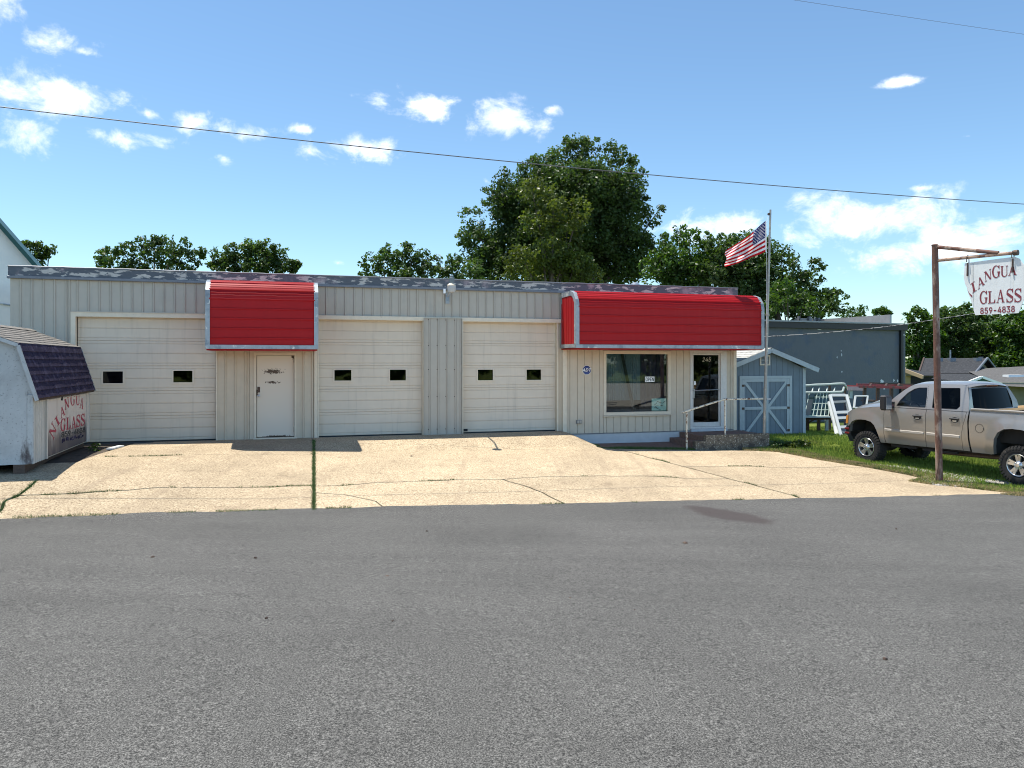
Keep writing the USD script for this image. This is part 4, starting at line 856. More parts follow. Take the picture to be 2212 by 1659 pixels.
part(SH, 'door_frame', MB().box(c_s + hw - .01, c_s + hw + .042, -dq1 - .05, -dq1 + .006, .145, 1.34).box(c_s + hw - .01, c_s + hw + .042, -dq0 - .006, -dq0 + .03, .145, 1.34).box(c_s + hw + .0305, c_s + hw + .042, -dq1 + .1, -dq0 - .05, dz1 - .11, dz1 - .10), M_SHEDRIB)
lt = sideplane(129, 855); part(SH, 'latch', MB().box(c_s + hw + .031, c_s + hw + .05, -lt[0] - .03, -lt[0] + .03, 1.17, 1.30), M_DARK)
SDP = SignPlane(sq(c_s + hw + .031, 0), N, -1 if (np.array([N[1], -N[0]]) @ E) < 0 else 1)
def k7(x, y): return (88.5 + x * .1022, 833.1 + y * .1022)
M_CRIM = mat('crimson_lettering', (.27, .008, .03), .5, var=(8, .2))
LET2 = [('N', (250, 955), (68, -235), (-95, -165)), ('I', (345, 745), (58, -84), (-66, -150)), ('A', (452, 552), (92, -92), (-30, -200)), ('N', (545, 375), (92, -66), (-18, -215)), ('G', (668, 295), (88, -12), (-2, -250)), ('U', (777, 297), (76, 12), (2, -235)), ('A', (860, 372), (72, 34), (16, -225)),
        ('G', (465, 828), (104, -26), (0, -268)), ('L', (582, 795), (86, -22), (0, -258)), ('A', (690, 778), (98, -24), (0, -255)), ('S', (790, 742), (80, -20), (0, -252)), ('S', (883, 718), (76, -20), (0, -248))]
INV = np.linalg.inv(np.array([[math.cos(TH), -math.sin(TH), 0], [math.sin(TH), math.cos(TH), 0], [0, 0, 1]]))
def tolocal(vf):
    v, f = vf.get() if isinstance(vf, MB) else vf
    return (v - [0, 21.15, 0]) @ INV.T, f
for ch, c, R_, U_ in LET2: part(SH, 'letter', tolocal(SDP.letter(ch, k7(*c), np.array(R_) * .1022, np.array(U_) * .1022, .0005)), M_CRIM)
part(SH, 'phone_number', tolocal(SDP.text('859-4838', k7(425, 1100), k7(932, 975), 112 * .1022, .0005)), M_INK)
tx = MB()
for k in range(11):
    x = 440 + k * 44; y = 1180 - k * 12
    for _ in range(2):
        a = SDP.m(*k7(x + RNG.uniform(0, 20), y + RNG.uniform(-45, 20))); w = RNG.uniform(.02, .05) * 1.5; h = RNG.uniform(.012, .035)
        tx.extr(sbox(a[0] - w, a[1] - h, a[0] + w, a[1] + h), lambda v: SDP.w(v[:, :2], .0004 + v[:, 2]), .001)
part(SH, 'worn_lettering', tolocal(tx), M_SHING, kind='stuff')
# gambrel roof, shingle by shingle on the two slopes that show
def shingles(p0, p1, x_sign, n, mat_, mixm=None, ql=None):
    """rows of shingles from the lower edge p0 to the upper edge p1 (offset from ridge, z)"""
    d = np.array(p1, float) - np.array(p0, float); Ln_ = np.linalg.norm(d); d /= Ln_; nn = np.array([-d[1], d[0]]); nn = nn if nn[1] > 0 else -nn; h = Ln_ / n
    for r in range(n):
        a = np.array(p0) + d * h * r; y = -q1 - .10; off = (r % 2) * .15
        edges = [-q1 - .10] + [v for v in np.arange(-q1 - .10 + .15 + off, -q0 + .06, .305)] + [-q0 + .08]
        for ya, yb in zip(edges[:-1], edges[1:]):
            j = RNG.uniform(-.002, .002); lo = a + nn * (.016 + j); hi = a + d * h * 1.06 + nn * (.004)
            m = MB(); g = .006
            P3 = lambda p, yy: (c_s + x_sign * p[0], yy, p[1])
            m.quad(P3(lo, ya + g), P3(lo, yb - g), P3(hi, yb - g), P3(hi, ya + g)); m.quad(P3(a, ya + g), P3(a, yb - g), P3(lo, yb - g), P3(lo, ya + g)); m.quad(P3(a, ya + g), P3(lo, ya + g), P3(hi, ya + g), P3(a + d * h, ya + g)); m.quad(P3(lo, yb - g), P3(a, yb - g), P3(a + d * h, yb - g), P3(hi, yb - g))
            part(RF, 'shingle', m, mat_)
RF = thing('roof', parent=SH)
shingles(gam[0], gam[1], 1, 7, M_SHING); shingles(gam[1], gam[2], 1, 8, M_SHINGL)
rs_ = MB()
for sg in (1, -1):
    P_ = [(c_s + sg * o, z - .012) for o, z in gam]
    rs_.strip([[(x, -q1 - .1, z) for x, z in P_], [(x, -q0 + .08, z) for x, z in P_]]); rs_.strip([[(x - sg * .01, -q1 - .1, z - .03) for x, z in P_], [(x - sg * .01, -q0 + .08, z - .03) for x, z in P_]])
part(RF, 'roof_deck', rs_, M_RUST)
part(RF, 'roof_covering', MB().strip([[(c_s - o, -q1 - .1, z + .006) for o, z in gam], [(c_s - o, -q0 + .08, z + .006) for o, z in gam]]), M_SHINGL)
part(RF, 'ridge_cap', MB().strip([[(c_s + .14, -q1 - .1, 2.605), (c_s, -q1 - .1, 2.662), (c_s - .14, -q1 - .1, 2.605)], [(c_s + .14, -q0 + .08, 2.605), (c_s, -q0 + .08, 2.662), (c_s - .14, -q0 + .08, 2.605)]]), M_SHINGL)
for y in (-q1 - .10, -q0 + .06):
    for sg in (1, -1):
        for a, b in ((gam[0], gam[1]), (gam[1], gam[2])):
            part(SH, 'rake_board', MB().beam((c_s + sg * a[0], y + .01, a[1] - .035), (c_s + sg * b[0], y + .01, b[1] - .035), .02, .06, (sg * (a[1] - b[1]) * -1, 0, abs(a[0] - b[0]))), M_SHEDW)

# ---------------------------------------------------------------- blue shed beside the building
BQ = -.36
M_BLUEW = mat('blue_grey_siding', (.135, .175, .205), .7, var=(4, .1), streak=((.10, .13, .155), .5)); M_BLUET = mat('pale_blue_trim', (.36, .41, .42), .65, var=(8, .1), streak=((.24, .275, .29), .5))
BS = thing('garden_shed', 'small blue-grey garden shed with crossed double doors beside the building', 'shed', loc=(0, 21.15, 0), rz=math.degrees(TH))
ax_, az_ = wall(1660, 752, BQ); rx_, rz_ = wall(1739, 798, BQ); bz_ = wall(1739, 943, BQ)[1]; hw2 = rx_ - ax_; dep = 3.0; y0 = -BQ
gab = Polygon([(ax_ - hw2, bz_), (ax_ + hw2, bz_), (ax_ + hw2, rz_), (ax_, az_ - .03), (ax_ - hw2, rz_)])
dl, dr, dt = wall(1596.5, 880, BQ)[0], wall(1709.5, 880, BQ)[0], wall(1652, 812, BQ)[1]
part(BS, 'wall_backing', MB().extr(gab, lambda v: np.column_stack([v[:, 0], y0 + .012 + v[:, 2], v[:, 1]]), .06), M_BLUEW)
part(BS, 'wall_backing', MB().extr(gab, lambda v: np.column_stack([v[:, 0], y0 + dep - v[:, 2], v[:, 1]]), .06), M_BLUEW)
for sg in (-1, 1): part(BS, 'side_wall', MB().box(ax_ + sg * hw2, ax_ + sg * (hw2 - .05), y0 + .075, y0 + dep - .062, bz_, rz_ + .0), M_BLUEW)
for x in np.arange(ax_ - hw2, ax_ + hw2 - .02, .203):
    b = min(x + .203, ax_ + hw2); g = gab.intersection(sbox(x + .004, -9, b - .004, 9)).difference(sbox(dl - .02, -9, dr + .02, dt + .0))
    if g.area > .002: part(BS, 'siding_board', MB().extr(g, lambda v: np.column_stack([v[:, 0], y0 + .010 - v[:, 2], v[:, 1]]), .014), M_BLUEW)
part(BS, 'corner_trim', MB().box(rx_ - .09, rx_ + .012, y0 - .018, y0 - .005, bz_, rz_ + .03), M_BLUET); part(BS, 'corner_trim', MB().box(ax_ - hw2 - .012, ax_ - hw2 + .09, y0 - .018, y0 - .005, bz_, rz_ + .03), M_BLUET)
fr = sbox(dl - .0, bz_, dr + .0, dt).difference(sbox(dl + .09, bz_ - .1, dr - .09, dt - .09)); part(BS, 'door_surround', MB().extr(fr, lambda v: np.column_stack([v[:, 0], y0 - .006 - v[:, 2], v[:, 1]]), .024), M_BLUET)
mid_ = (dl + dr) / 2
for a, b in ((dl + .095, mid_ - .006), (mid_ + .006, dr - .095)):
    DD = thing('door_leaf', parent=BS); z0, z1 = bz_ + .02, dt - .095; yb = y0 + .004
    for x in np.arange(a, b - .01, .17): part(DD, 'plank', MB().box(x + .003, min(x + .167, b), yb - .012, yb, z0, z1), M_BLUEW)
    w = .085; yt = yb - .013
    for r in ((a, a + w, z0, z1), (b - w, b, z0, z1)): part(DD, 'stile', MB().box(r[0], r[1], yt - .018, yt, r[2], r[3]), M_BLUET)
    zm = (z0 + z1) / 2
    for r in ((z0, z0 + w), (zm - w / 2, zm + w / 2), (z1 - w, z1)): part(DD, 'rail', MB().box(a + w + .002, b - w - .002, yt - .017, yt, r[0], r[1]), M_BLUET)
    outer_x, inner_x = (a + w, b - w) if a < mid_ - .1 else (b - w, a + w)
    for zz0, zz1 in ((z0 + w, zm - w / 2), (z1 - w, zm + w / 2)):
        q_ = Polygon(); g = LineString([(outer_x, zz0), (inner_x, zz1)]).buffer(.042, cap_style=3).intersection(sbox(a + w + .002, min(zz0, zz1), b - w - .002, max(zz0, zz1)))
        part(DD, 'brace', MB().extr(g, lambda v: np.column_stack([v[:, 0], yt - .001 - v[:, 2], v[:, 1]]), .014), M_BLUET)
    hx = a + .03 if a < mid_ - .1 else b - .03
    for z in (z0 + .2, zm, z1 - .2): part(DD, 'hinge', MB().box(hx - .045, hx + .045, yt - .026, yt - .019, z - .035, z + .035), M_RUST)
vt0, vt1 = wall(1641, 789, BQ), wall(1662.5, 767, BQ)
fr = sbox(vt0[0], vt0[1], vt1[0], vt1[1]); VN = thing('gable_vent', parent=BS)
part(VN, 'frame', MB().extr(fr.difference(fr.buffer(-.035)), lambda v: np.column_stack([v[:, 0], y0 - .005 - v[:, 2], v[:, 1]]), .025), M_TRIMW)
for z in np.linspace(vt0[1] + .045, vt1[1] - .06, 6): part(VN, 'slat', MB().quad((vt0[0] + .035, y0 - .022, z), (vt1[0] - .035, y0 - .022, z), (vt1[0] - .035, y0 - .007, z + .028), (vt0[0] + .035, y0 - .007, z + .028)), M_BLUET)
part(VN, 'screen', MB().box(vt0[0] + .03, vt1[0] - .03, y0 - .0055, y0 - .0045, vt0[1] + .03, vt1[1] - .03), M_DARK)
ex, ez_ = wall(1761, 795, BQ - .0); slope = (az_ - ez_) / (ex - ax_); ov = ex - ax_
BR = thing('roof', parent=BS); M_PALESH = mat('pale_shingle', (.42, .42, .40), .9, spec=.2, var=(10, .25), var2=[(6, (.3, .3, .29), .5, .65)])
for sg in (-1, 1):
    part(BR, 'roof_deck', MB().add([(ax_, y0 - .16, az_ + .0), (ax_ + sg * ov, y0 - .16, ez_ + .0), (ax_ + sg * ov, y0 + dep + .1, ez_ + .0), (ax_, y0 + dep + .1, az_ + .0)], [[0, 1, 2, 3]]), M_PALESH)
    nr = 9
    for r in range(nr):
        t0, t1 = r / nr, (r + 1.08) / nr; x0, x1 = ax_ + sg * ov * (1 - t0), ax_ + sg * ov * (1 - min(t1, 1)); za, zb_ = ez_ + (az_ - ez_) * t0 + .022, ez_ + (az_ - ez_) * min(t1, 1) + .008
        part(BR, 'shingle_course', MB().quad((x0, y0 - .165, za), (x0, y0 + dep + .1, za), (x1, y0 + dep + .1, zb_), (x1, y0 - .165, zb_)).quad((x0, y0 - .165, za - .014), (x0, y0 + dep + .1, za - .014), (x0, y0 + dep + .1, za), (x0, y0 - .165, za)), M_PALESH)
    part(BS, 'rake_board', MB().beam((ax_ + sg * .0, y0 - .168, az_ - .07), (ax_ + sg * ov, y0 - .168, ez_ - .07), .025, .14, (sg * slope, 0, 1)), M_BLUET)
    part(BS, 'soffit', MB().add([(ax_ + sg * (ov - .02), y0 - .15, ez_ - .06), (ax_ + sg * (ov - .02), y0 + dep, ez_ - .06), (ax_ + sg * (hw2 - .02), y0 + dep, rz_ - .0), (ax_ + sg * (hw2 - .02), y0 - .15, rz_ - .0)], [[0, 1, 2, 3]]), M_BLUEW)

# ---------------------------------------------------------------- pickup truck
TD = np.array([-.417, .909]); TD /= np.linalg.norm(TD); TR = np.array([TD[1], -TD[0]])
tc = np.array([9.35, 20.4]) - TD * 3.95 + TR * .98
TK = thing('pickup_truck', 'lifted tan-silver crew cab pickup truck parked on the grass behind the sign post', 'truck', loc=(tc[0], tc[1], -.745), rz=math.degrees(math.atan2(TD[1], TD[0])))
def truck_extra(n, l):
    n['sp'] = ('noise_texture', dict(scale=900.0, detail=0.0)); n['sr'] = ('map_range', dict(from_min=.3, from_max=.7, to_min=.92, to_max=1.08)); n['sm'] = ('mix_color', dict(blend_type='multiply', fac=1.0, a=(.33, .31, .278), use_clamp=False))
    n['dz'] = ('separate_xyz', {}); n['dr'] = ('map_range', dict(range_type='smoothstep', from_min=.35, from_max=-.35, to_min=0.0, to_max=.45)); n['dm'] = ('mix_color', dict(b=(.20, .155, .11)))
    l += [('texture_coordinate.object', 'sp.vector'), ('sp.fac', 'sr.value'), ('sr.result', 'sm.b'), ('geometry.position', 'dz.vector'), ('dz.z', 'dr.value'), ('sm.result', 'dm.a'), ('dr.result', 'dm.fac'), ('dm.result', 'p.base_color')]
    n['geometry'] = ('geometry', {})
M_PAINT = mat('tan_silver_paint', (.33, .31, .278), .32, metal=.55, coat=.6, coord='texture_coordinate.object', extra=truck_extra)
M_TINT = pane('tinted_glass', (.02, .022, .028), .02, 1.22); M_TINT2 = pane('lightly_tinted_glass', (.38, .42, .44), .01, 1.5)
M_BLACKP = mat('black_plastic', (.018, .018, .02), .55, var=(20, .2)); M_TYRE = mat('tyre_rubber', (.030, .029, .028), .85, spec=.25, var=(14, .3), var2=[(3, (.085, .075, .062), .52, .72)])
M_CHROME = mat('polished_alloy', (.66, .66, .65), .22, metal=.9, var=(9, .08)); M_AMBER = mat('amber_lens', (.55, .22, .03), .25, coat=.5); M_REDL = mat('red_lens', (.16, .012, .01), .25, coat=.5); M_CHAS = mat('dark_chassis', (.022, .02, .018), .85, var=(6, .4)); M_MOULD = mat('body_moulding', (.42, .385, .34), .45, metal=.3); M_LAMPW = mat('clear_lamp', (.7, .72, .74), .15, coat=.6)
AR = [(4.50, .80), (4.46, .98), (4.38, 1.07), (4.25, 1.125), (4.10, 1.14), (3.93, 1.135), (3.78, 1.10), (3.68, 1.02), (3.61, .90), (3.56, .76), (3.53, .60)]
RA = [(.54, .60), (.525, .78), (.50, .95), (.42, 1.10), (.28, 1.185), (.08, 1.205), (-.12, 1.195), (-.30, 1.13), (-.42, 1.00), (-.48, .82), (-.50, .64)]
LA, LR_ = LineString(AR), LineString(RA)
def side_y(x, z):
    x, z = np.asarray(x, float), np.asarray(z, float)
    y = .972 - .07 * np.clip((.98 - z) / .42, 0, 1) ** 2 - .045 * np.clip((z - 1.25) / .28, 0, 1) ** 2
    import shapely
    pts = shapely.points(x, z)
    for ln_, amt in ((LA, .055), (LR_, .06)):
        d = shapely.distance(ln_, pts); y = y + amt * np.clip(1 - d / .24, 0, 1) ** 1.0 * (d < .24) * np.where(z < 1.36, 1, np.clip((1.45 - z) / .09, 0, 1))
    y = y - .10 * np.clip((x - 4.25) / .45, 0, 1) ** 2          # the nose narrows
    return y
def both(name, poly, res, mat_, off=0.0, fy=side_y, smooth=50, parent=None, right=True):
    for sg in ((1, -1) if right else (1,)):
        v, f = sheet(poly, res, lambda p: np.column_stack([p[:, 0], sg * (fy(p[:, 0], p[:, 1]) + off), p[:, 1]]))
        if sg == 1: f = f[:, ::-1]
        part(parent or TK, name, (v, f), mat_, smooth=smooth)
def lip(name, line, w, off, mat_):
    for sg in (1, -1):
        a = np.array(line); y = side_y(a[:, 0], a[:, 1])
        part(TK, name, MB().strip([[(p[0], sg * (yy + .002), p[1]) for p, yy in zip(a, y)], [(p[0], sg * (yy - w), p[1]) for p, yy in zip(a, y)]]), mat_, smooth=40)
G_ = .006
fender = Polygon([(3.425, 1.51), (3.8, 1.485), (4.2, 1.44), (4.45, 1.385), (4.58, 1.31), (4.655, 1.20), (4.665, .98), (4.60, .95), (4.52, .93), (4.475, .99)] + AR[2:] + [(3.52, .58), (3.395, .575), (3.415, .80), (3.425, 1.05)])
fdoor = Polygon([(3.425, 1.505), (3.425, 1.05), (3.415, .80), (3.39, .575), (2.255, .585), (2.24, .75), (2.235, 1.505)]).buffer(-G_)
rdoor = Polygon([(2.235, 1.505), (2.24, .75), (2.255, .585), (1.30, .595), (1.30, 1.02), (1.275, 1.18), (1.225, 1.34), (1.205, 1.505)]).buffer(-G_)
corner = Polygon([(1.205, 1.505), (1.225, 1.34), (1.275, 1.18), (1.30, 1.02), (1.30, .595), (1.125, .60), (1.15, .9), (1.165, 1.3), (1.15, 1.505)]).buffer(-.003)
bed = Polygon([(1.12, 1.575), (1.13, 1.2), (1.115, .9), (1.085, .585), (.60, .59), (.56, .605)] + RA[0:] + [(-.62, .66), (-1.05, .74), (-1.08, 1.1), (-1.07, 1.575)])
both('front_fender', fender.buffer(-.002), .05, M_PAINT); both('front_door', fdoor, .06, M_PAINT); both('rear_door', rdoor, .06, M_PAINT); both('cab_corner', corner, .05, M_PAINT); both('bed_side', bed, .05, M_PAINT)
lip('arch_lip', AR, .10, 0, M_PAINT); lip('arch_lip', RA, .10, 0, M_PAINT)
# dark backing inside the body so that seams read as gaps
for sg in (1, -1):
    part(TK, 'inner_body', MB().box(.6, 3.40, sg * .86, sg * .895, .62, 1.49), M_CHAS)
    part(TK, 'wheel_well', MB().strip([[(x, sg * .42, z + .02) for x, z in AR], [(x, sg * .93, z + .01) for x, z in AR]]).quad((4.5, sg * .42, .6), (4.5, sg * .42, 1.2), (3.5, sg * .42, 1.2), (3.5, sg * .42, .6)), M_CHAS)
    part(TK, 'wheel_well', MB().strip([[(x, sg * .42, z + .02) for x, z in RA], [(x, sg * .93, z + .01) for x, z in RA]]).quad((.55, sg * .42, .6), (.55, sg * .42, 1.22), (-.5, sg * .42, 1.22), (-.5, sg * .42, .6)), M_CHAS)
# greenhouse
def gh_y(x, z): return .935 - .235 * np.clip((np.asarray(z, float) - 1.5) / .62, 0, 2) ** 1.15
fwin = Polygon([(3.10, 1.545), (3.02, 1.70), (2.86, 1.89), (2.70, 1.995), (2.58, 2.025), (2.36, 2.035), (2.30, 1.80), (2.27, 1.545)]).buffer(-.02).buffer(.02)
rwin = Polygon([(2.10, 1.545), (2.13, 1.80), (2.18, 2.035), (1.50, 2.05), (1.43, 1.80), (1.39, 1.62), (1.46, 1.545)]).buffer(-.04).buffer(.04)
house = Polygon([(3.425, 1.512), (3.36, 1.60), (3.18, 1.78), (2.98, 1.95), (2.82, 2.06), (2.66, 2.105), (2.3, 2.12), (1.50, 2.13), (1.34, 2.10), (1.27, 1.95), (1.20, 1.75), (1.155, 1.512)])
split = LineString([(2.245, 1.4), (2.275, 1.8), (2.345, 2.07)]).buffer(.004)
ghs = house.difference(fwin).difference(rwin).difference(split)
both('cab_frame', ghs, .05, M_PAINT, fy=gh_y)
both('door_window', fwin.buffer(.012), .12, M_TINT2, off=-.018, fy=gh_y); both('door_window', rwin.buffer(.012), .12, M_TINT, off=-.018, fy=gh_y)
for w_ in (fwin, rwin): both('window_seal', w_.difference(w_.buffer(-.014)), .05, M_BLACKP, off=-.008, fy=gh_y)
# roof, windscreen, rear window, hood, as lofts across the body
def loft(name, stations, ny, mat_, smooth=50, n0=1):
    rows = []
    for x, ye, ze, zcn, bx in stations:
        t = np.linspace(-1, 1, ny); rows.append(np.column_stack([x + bx * (1 - t ** 2), t * ye, ze + (zcn - ze) * (1 - np.abs(t) ** 2.6)]))
    part(TK, name, MB().strip(rows), mat_, smooth=smooth)
top = lambda x, z: float(gh_y(x, z))
loft('roof', [(1.30, top(0, 2.06) - .0, 2.06, 2.12, -.05), (1.36, top(0, 2.11), 2.11, 2.165, -.05), (1.50, top(0, 2.13), 2.13, 2.195, 0), (1.9, top(0, 2.127), 2.127, 2.205, 0), (2.3, top(0, 2.12), 2.12, 2.20, 0), (2.66, top(0, 2.105), 2.105, 2.18, .03), (2.80, top(0, 2.07), 2.07, 2.135, .06)], 15, M_PAINT)
loft('windscreen', [(2.81, top(0, 2.06) - .02, 2.06, 2.125, .07), (2.98, top(0, 1.95) - .02, 1.95, 1.97, .12), (3.18, top(0, 1.78) - .02, 1.78, 1.79, .16), (3.43, .92, 1.50, 1.58, .18)], 15, M_TINT2)
loft('rear_window', [(1.20, .74, 1.58, 1.58, -.04), (1.30, .66, 2.03, 2.05, -.04)], 13, M_TINT)
rwf = MB()
for sg in (1, -1): rwf.strip([[(1.155, sg * .93, 1.51), (1.19, sg * .865, 1.75), (1.26, sg * .77, 1.95), (1.33, sg * .70, 2.10)], [(1.18, sg * .72, 1.52), (1.215, sg * .715, 1.75), (1.27, sg * .67, 1.95), (1.31, sg * .63, 2.07)]])
rwf.quad((1.30, -.7, 2.035), (1.30, .7, 2.035), (1.34, .7, 2.105), (1.34, -.7, 2.105)); rwf.quad((1.15, -.93, 1.5), (1.15, .93, 1.5), (1.19, .74, 1.585), (1.19, -.74, 1.585)); rwf.quad((1.15, -.93, .7), (1.15, .93, .7), (1.15, .93, 1.5), (1.15, -.93, 1.5))
part(TK, 'cab_back', rwf, M_PAINT, smooth=40)
part(TK, 'brake_lamp', MB().bbox(1.275, 1.32, -.30, .12, 2.085, 2.135, .012), M_REDL)
loft('hood', [(3.44, .915, 1.512, 1.60, .13), (3.8, .915, 1.487, 1.60, .1), (4.2, .90, 1.44, 1.57, .1), (4.42, .86, 1.39, 1.52, .1), (4.58, .82, 1.31, 1.43, .12), (4.66, .80, 1.22, 1.34, .14)], 17, M_PAINT)
part(TK, 'cowl', MB().box(3.36, 3.60, -.86, .86, 1.44, 1.50), M_BLACKP)
part(TK, 'wiper', MB().tube([(3.60, .55, 1.60), (3.42, .10, 1.66)], .012, 6), M_BLACKP)
# nose
nose = MB().strip([[(4.665, -.86, z), (4.80, -.5, z), (4.83, 0, z), (4.80, .5, z), (4.665, .86, z)] for z in (1.30, 1.15, .98)])
part(TK, 'grille', nose, M_CHROME, smooth=30)
for sg in (1, -1):
    part(TK, 'headlamp', MB().hull([(4.68, sg * .83, .99), (4.68, sg * .83, 1.27), (4.80, sg * .55, .99), (4.80, sg * .55, 1.27), (4.70, sg * .84, .99), (4.70, sg * .84, 1.26), (4.83, sg * .56, .99), (4.83, sg * .56, 1.26)]), M_LAMPW)
    part(TK, 'side_marker', MB().hull([(4.585, sg * .955, 1.0), (4.672, sg * .93, 1.0), (4.585, sg * .945, 1.235), (4.672, sg * .915, 1.20), (4.60, sg * .80, 1.0), (4.66, sg * .80, 1.19)]), M_AMBER)
bp = [(4.50, .94), (4.66, .93), (4.80, .72), (4.90, .35), (4.92, 0)]
bp = bp + [(x, -y) for x, y in bp[-2::-1]]
bm = MB().strip([[(x - i_, y * k_, z) for x, y in bp] for i_, k_, z in ((.04, .97, .95), (0, 1, .93), (0, 1, .80), (.0, 1, .72), (.03, .97, .66), (.06, .93, .52))])
part(TK, 'front_bumper', bm, M_BLACKP, smooth=30)
for z in (.86, .74): part(TK, 'bumper_marker', MB().bbox(4.55, 4.70, .915, .945, z - .025, z + .025, .008), M_REDL)
# tailgate and bed
part(TK, 'tailgate', MB().bbox(-1.09, -1.04, -.80, .80, .80, 1.57, .015), M_PAINT)
part(TK, 'rear_bumper', MB().bbox(-1.24, -1.05, -.92, .92, .58, .78, .03), M_CHROME)
for sg in (1, -1):
    part(TK, 'bed_rail', MB().bbox(-1.06, 1.115, sg * .80, sg * .945, 1.55, 1.60, .012), M_PAINT); part(TK, 'tail_lamp', MB().bbox(-1.10, -1.02, sg * .82, sg * .945, .95, 1.45, .01), M_REDL)
    part(TK, 'bed_wall', MB().box(-1.03, 1.11, sg * .79, sg * .80, .9, 1.55), M_CHAS)
part(TK, 'bed_floor', MB().box(-1.03, 1.11, -.79, .79, .86, .90), M_CHAS); part(TK, 'bed_front', MB().box(1.09, 1.12, -.80, .80, .62, 1.56), M_PAINT)
# underside, running gear
part(TK, 'chassis', MB().box(-.9, 4.4, -.5, -.38, .50, .68).box(-.9, 4.4, .38, .5, .50, .68).box(.6, 3.4, -.86, .86, .56, .64).box(1.3, 2.6, -.3, .3, .42, .6), M_CHAS)
for x in (0, 3.95): part(TK, 'axle', MB().tube([(x, -.8, .42), (x, -.15, .42), (x, .1, .42), (x, .8, .42)], [.06, .07, .14, .06], 12), M_CHAS, smooth=40)
part(TK, 'driveshaft', MB().tube([(.1, .05, .46), (2.0, .05, .55)], .05, 10), M_CHAS); part(TK, 'exhaust', MB().tube([(2.2, .55, .47), (.8, .6, .5), (.5, .62, .52)], .06, 10), M_RUST)
part(TK, 'step_bar', MB().box(2.6, 3.3, .78, .86, .50, .57).box(1.5, 2.4, .78, .86, .49, .54), M_CHAS)
# wheels: one, then copies
def wheel(name, x, y, sg):
    W = thing(name, parent=TK, loc=(x, y, .42), rz=0 if sg > 0 else 180)
    ax = (0, 1, 0); R_, w = .42, .29
    part(W, 'tyre', MB().lathe([(.24, -.27), (.30, -.285), (.37, -.275), (.405, -.25), (.412, -.14), (.412, -.13), (.405, -.02), (.37, .012), (.30, .02), (.245, .0), (.235, -.02)], (0, 0, 0), ax, 48), M_TYRE, smooth=35)
    lug = MB()
    for k in range(34):
        for side, yy in ((0, -.055), (1, -.205), (0.5, -.13)):
            a = (k + side * .5 + (.25 if side == .5 else 0)) / 34 * 2 * np.pi; da = .062; y0_, y1_ = (yy - .045, yy + .065) if side == 0 else ((yy - .065, yy + .045) if side == 1 else (yy - .022, yy + .022))
            P_ = []
            for aa in (a - da, a + da):
                for rr in (.405, .425):
                    for yv in (y0_, y1_): P_.append((rr * math.cos(aa), yv, rr * math.sin(aa)))
            lug.hull(P_)
            if side == 0:
                P_ = []
                for aa in (a - da * .9, a + da * .9):
                    for rr, yv in ((.345, .016), (.345, .026), (.41, .005), (.418, -.02), (.40, .022)): P_.append((rr * math.cos(aa), yv, rr * math.sin(aa)))
                lug.hull(P_)
    part(W, 'tread_blocks', lug, M_TYRE, kind='stuff')
    part(W, 'rim', MB().lathe([(.245, .008), (.238, .018), (.226, .012), (.215, -.02), (.205, -.12), (.20, -.2)], (0, 0, 0), ax, 40), M_CHROME, smooth=40)
    part(W, 'brake_disc', MB().lathe([(.20, -.10), (.09, -.09), (0, -.09)], (0, 0, 0), ax, 24), M_CHAS)
    for k in range(5):
        for o in (-.17, .17):
            a = k * 2 * np.pi / 5 + .3 + o; c, s_ = math.cos(a), math.sin(a); t = np.array([-s_, 0, c]); r = np.array([c, 0, s_])
            P_ = [r * rr + t * ww + np.array([0, yy, 0]) for rr, ww_, y1_ in ((.07, .028, -.012), (.15, .022, -.008), (.228, .027, .004)) for ww in (-ww_, ww_) for yy in (y1_, y1_ - .045)]
            part(W, 'spoke', MB().hull(P_), M_CHROME)
    part(W, 'hub', MB().lathe([(.095, -.03), (.09, -.005), (.07, .004), (.058, .02), (.045, .03), (0, .032)], (0, 0, 0), ax, 28), M_CHROME, smooth=35)
    nt = MB()
    for k in range(8): nt.lathe([(.011, 0), (.011, .02), (.006, .026), (0, .026)], (.077 * math.cos(k * np.pi / 4), .002, .077 * math.sin(k * np.pi / 4)), ax, 6)
    part(W, 'wheel_nuts', nt, M_CHROME, kind='stuff')
for x in (3.95, 0):
    for sg in (1, -1): wheel('wheel', x, sg * .985, sg)
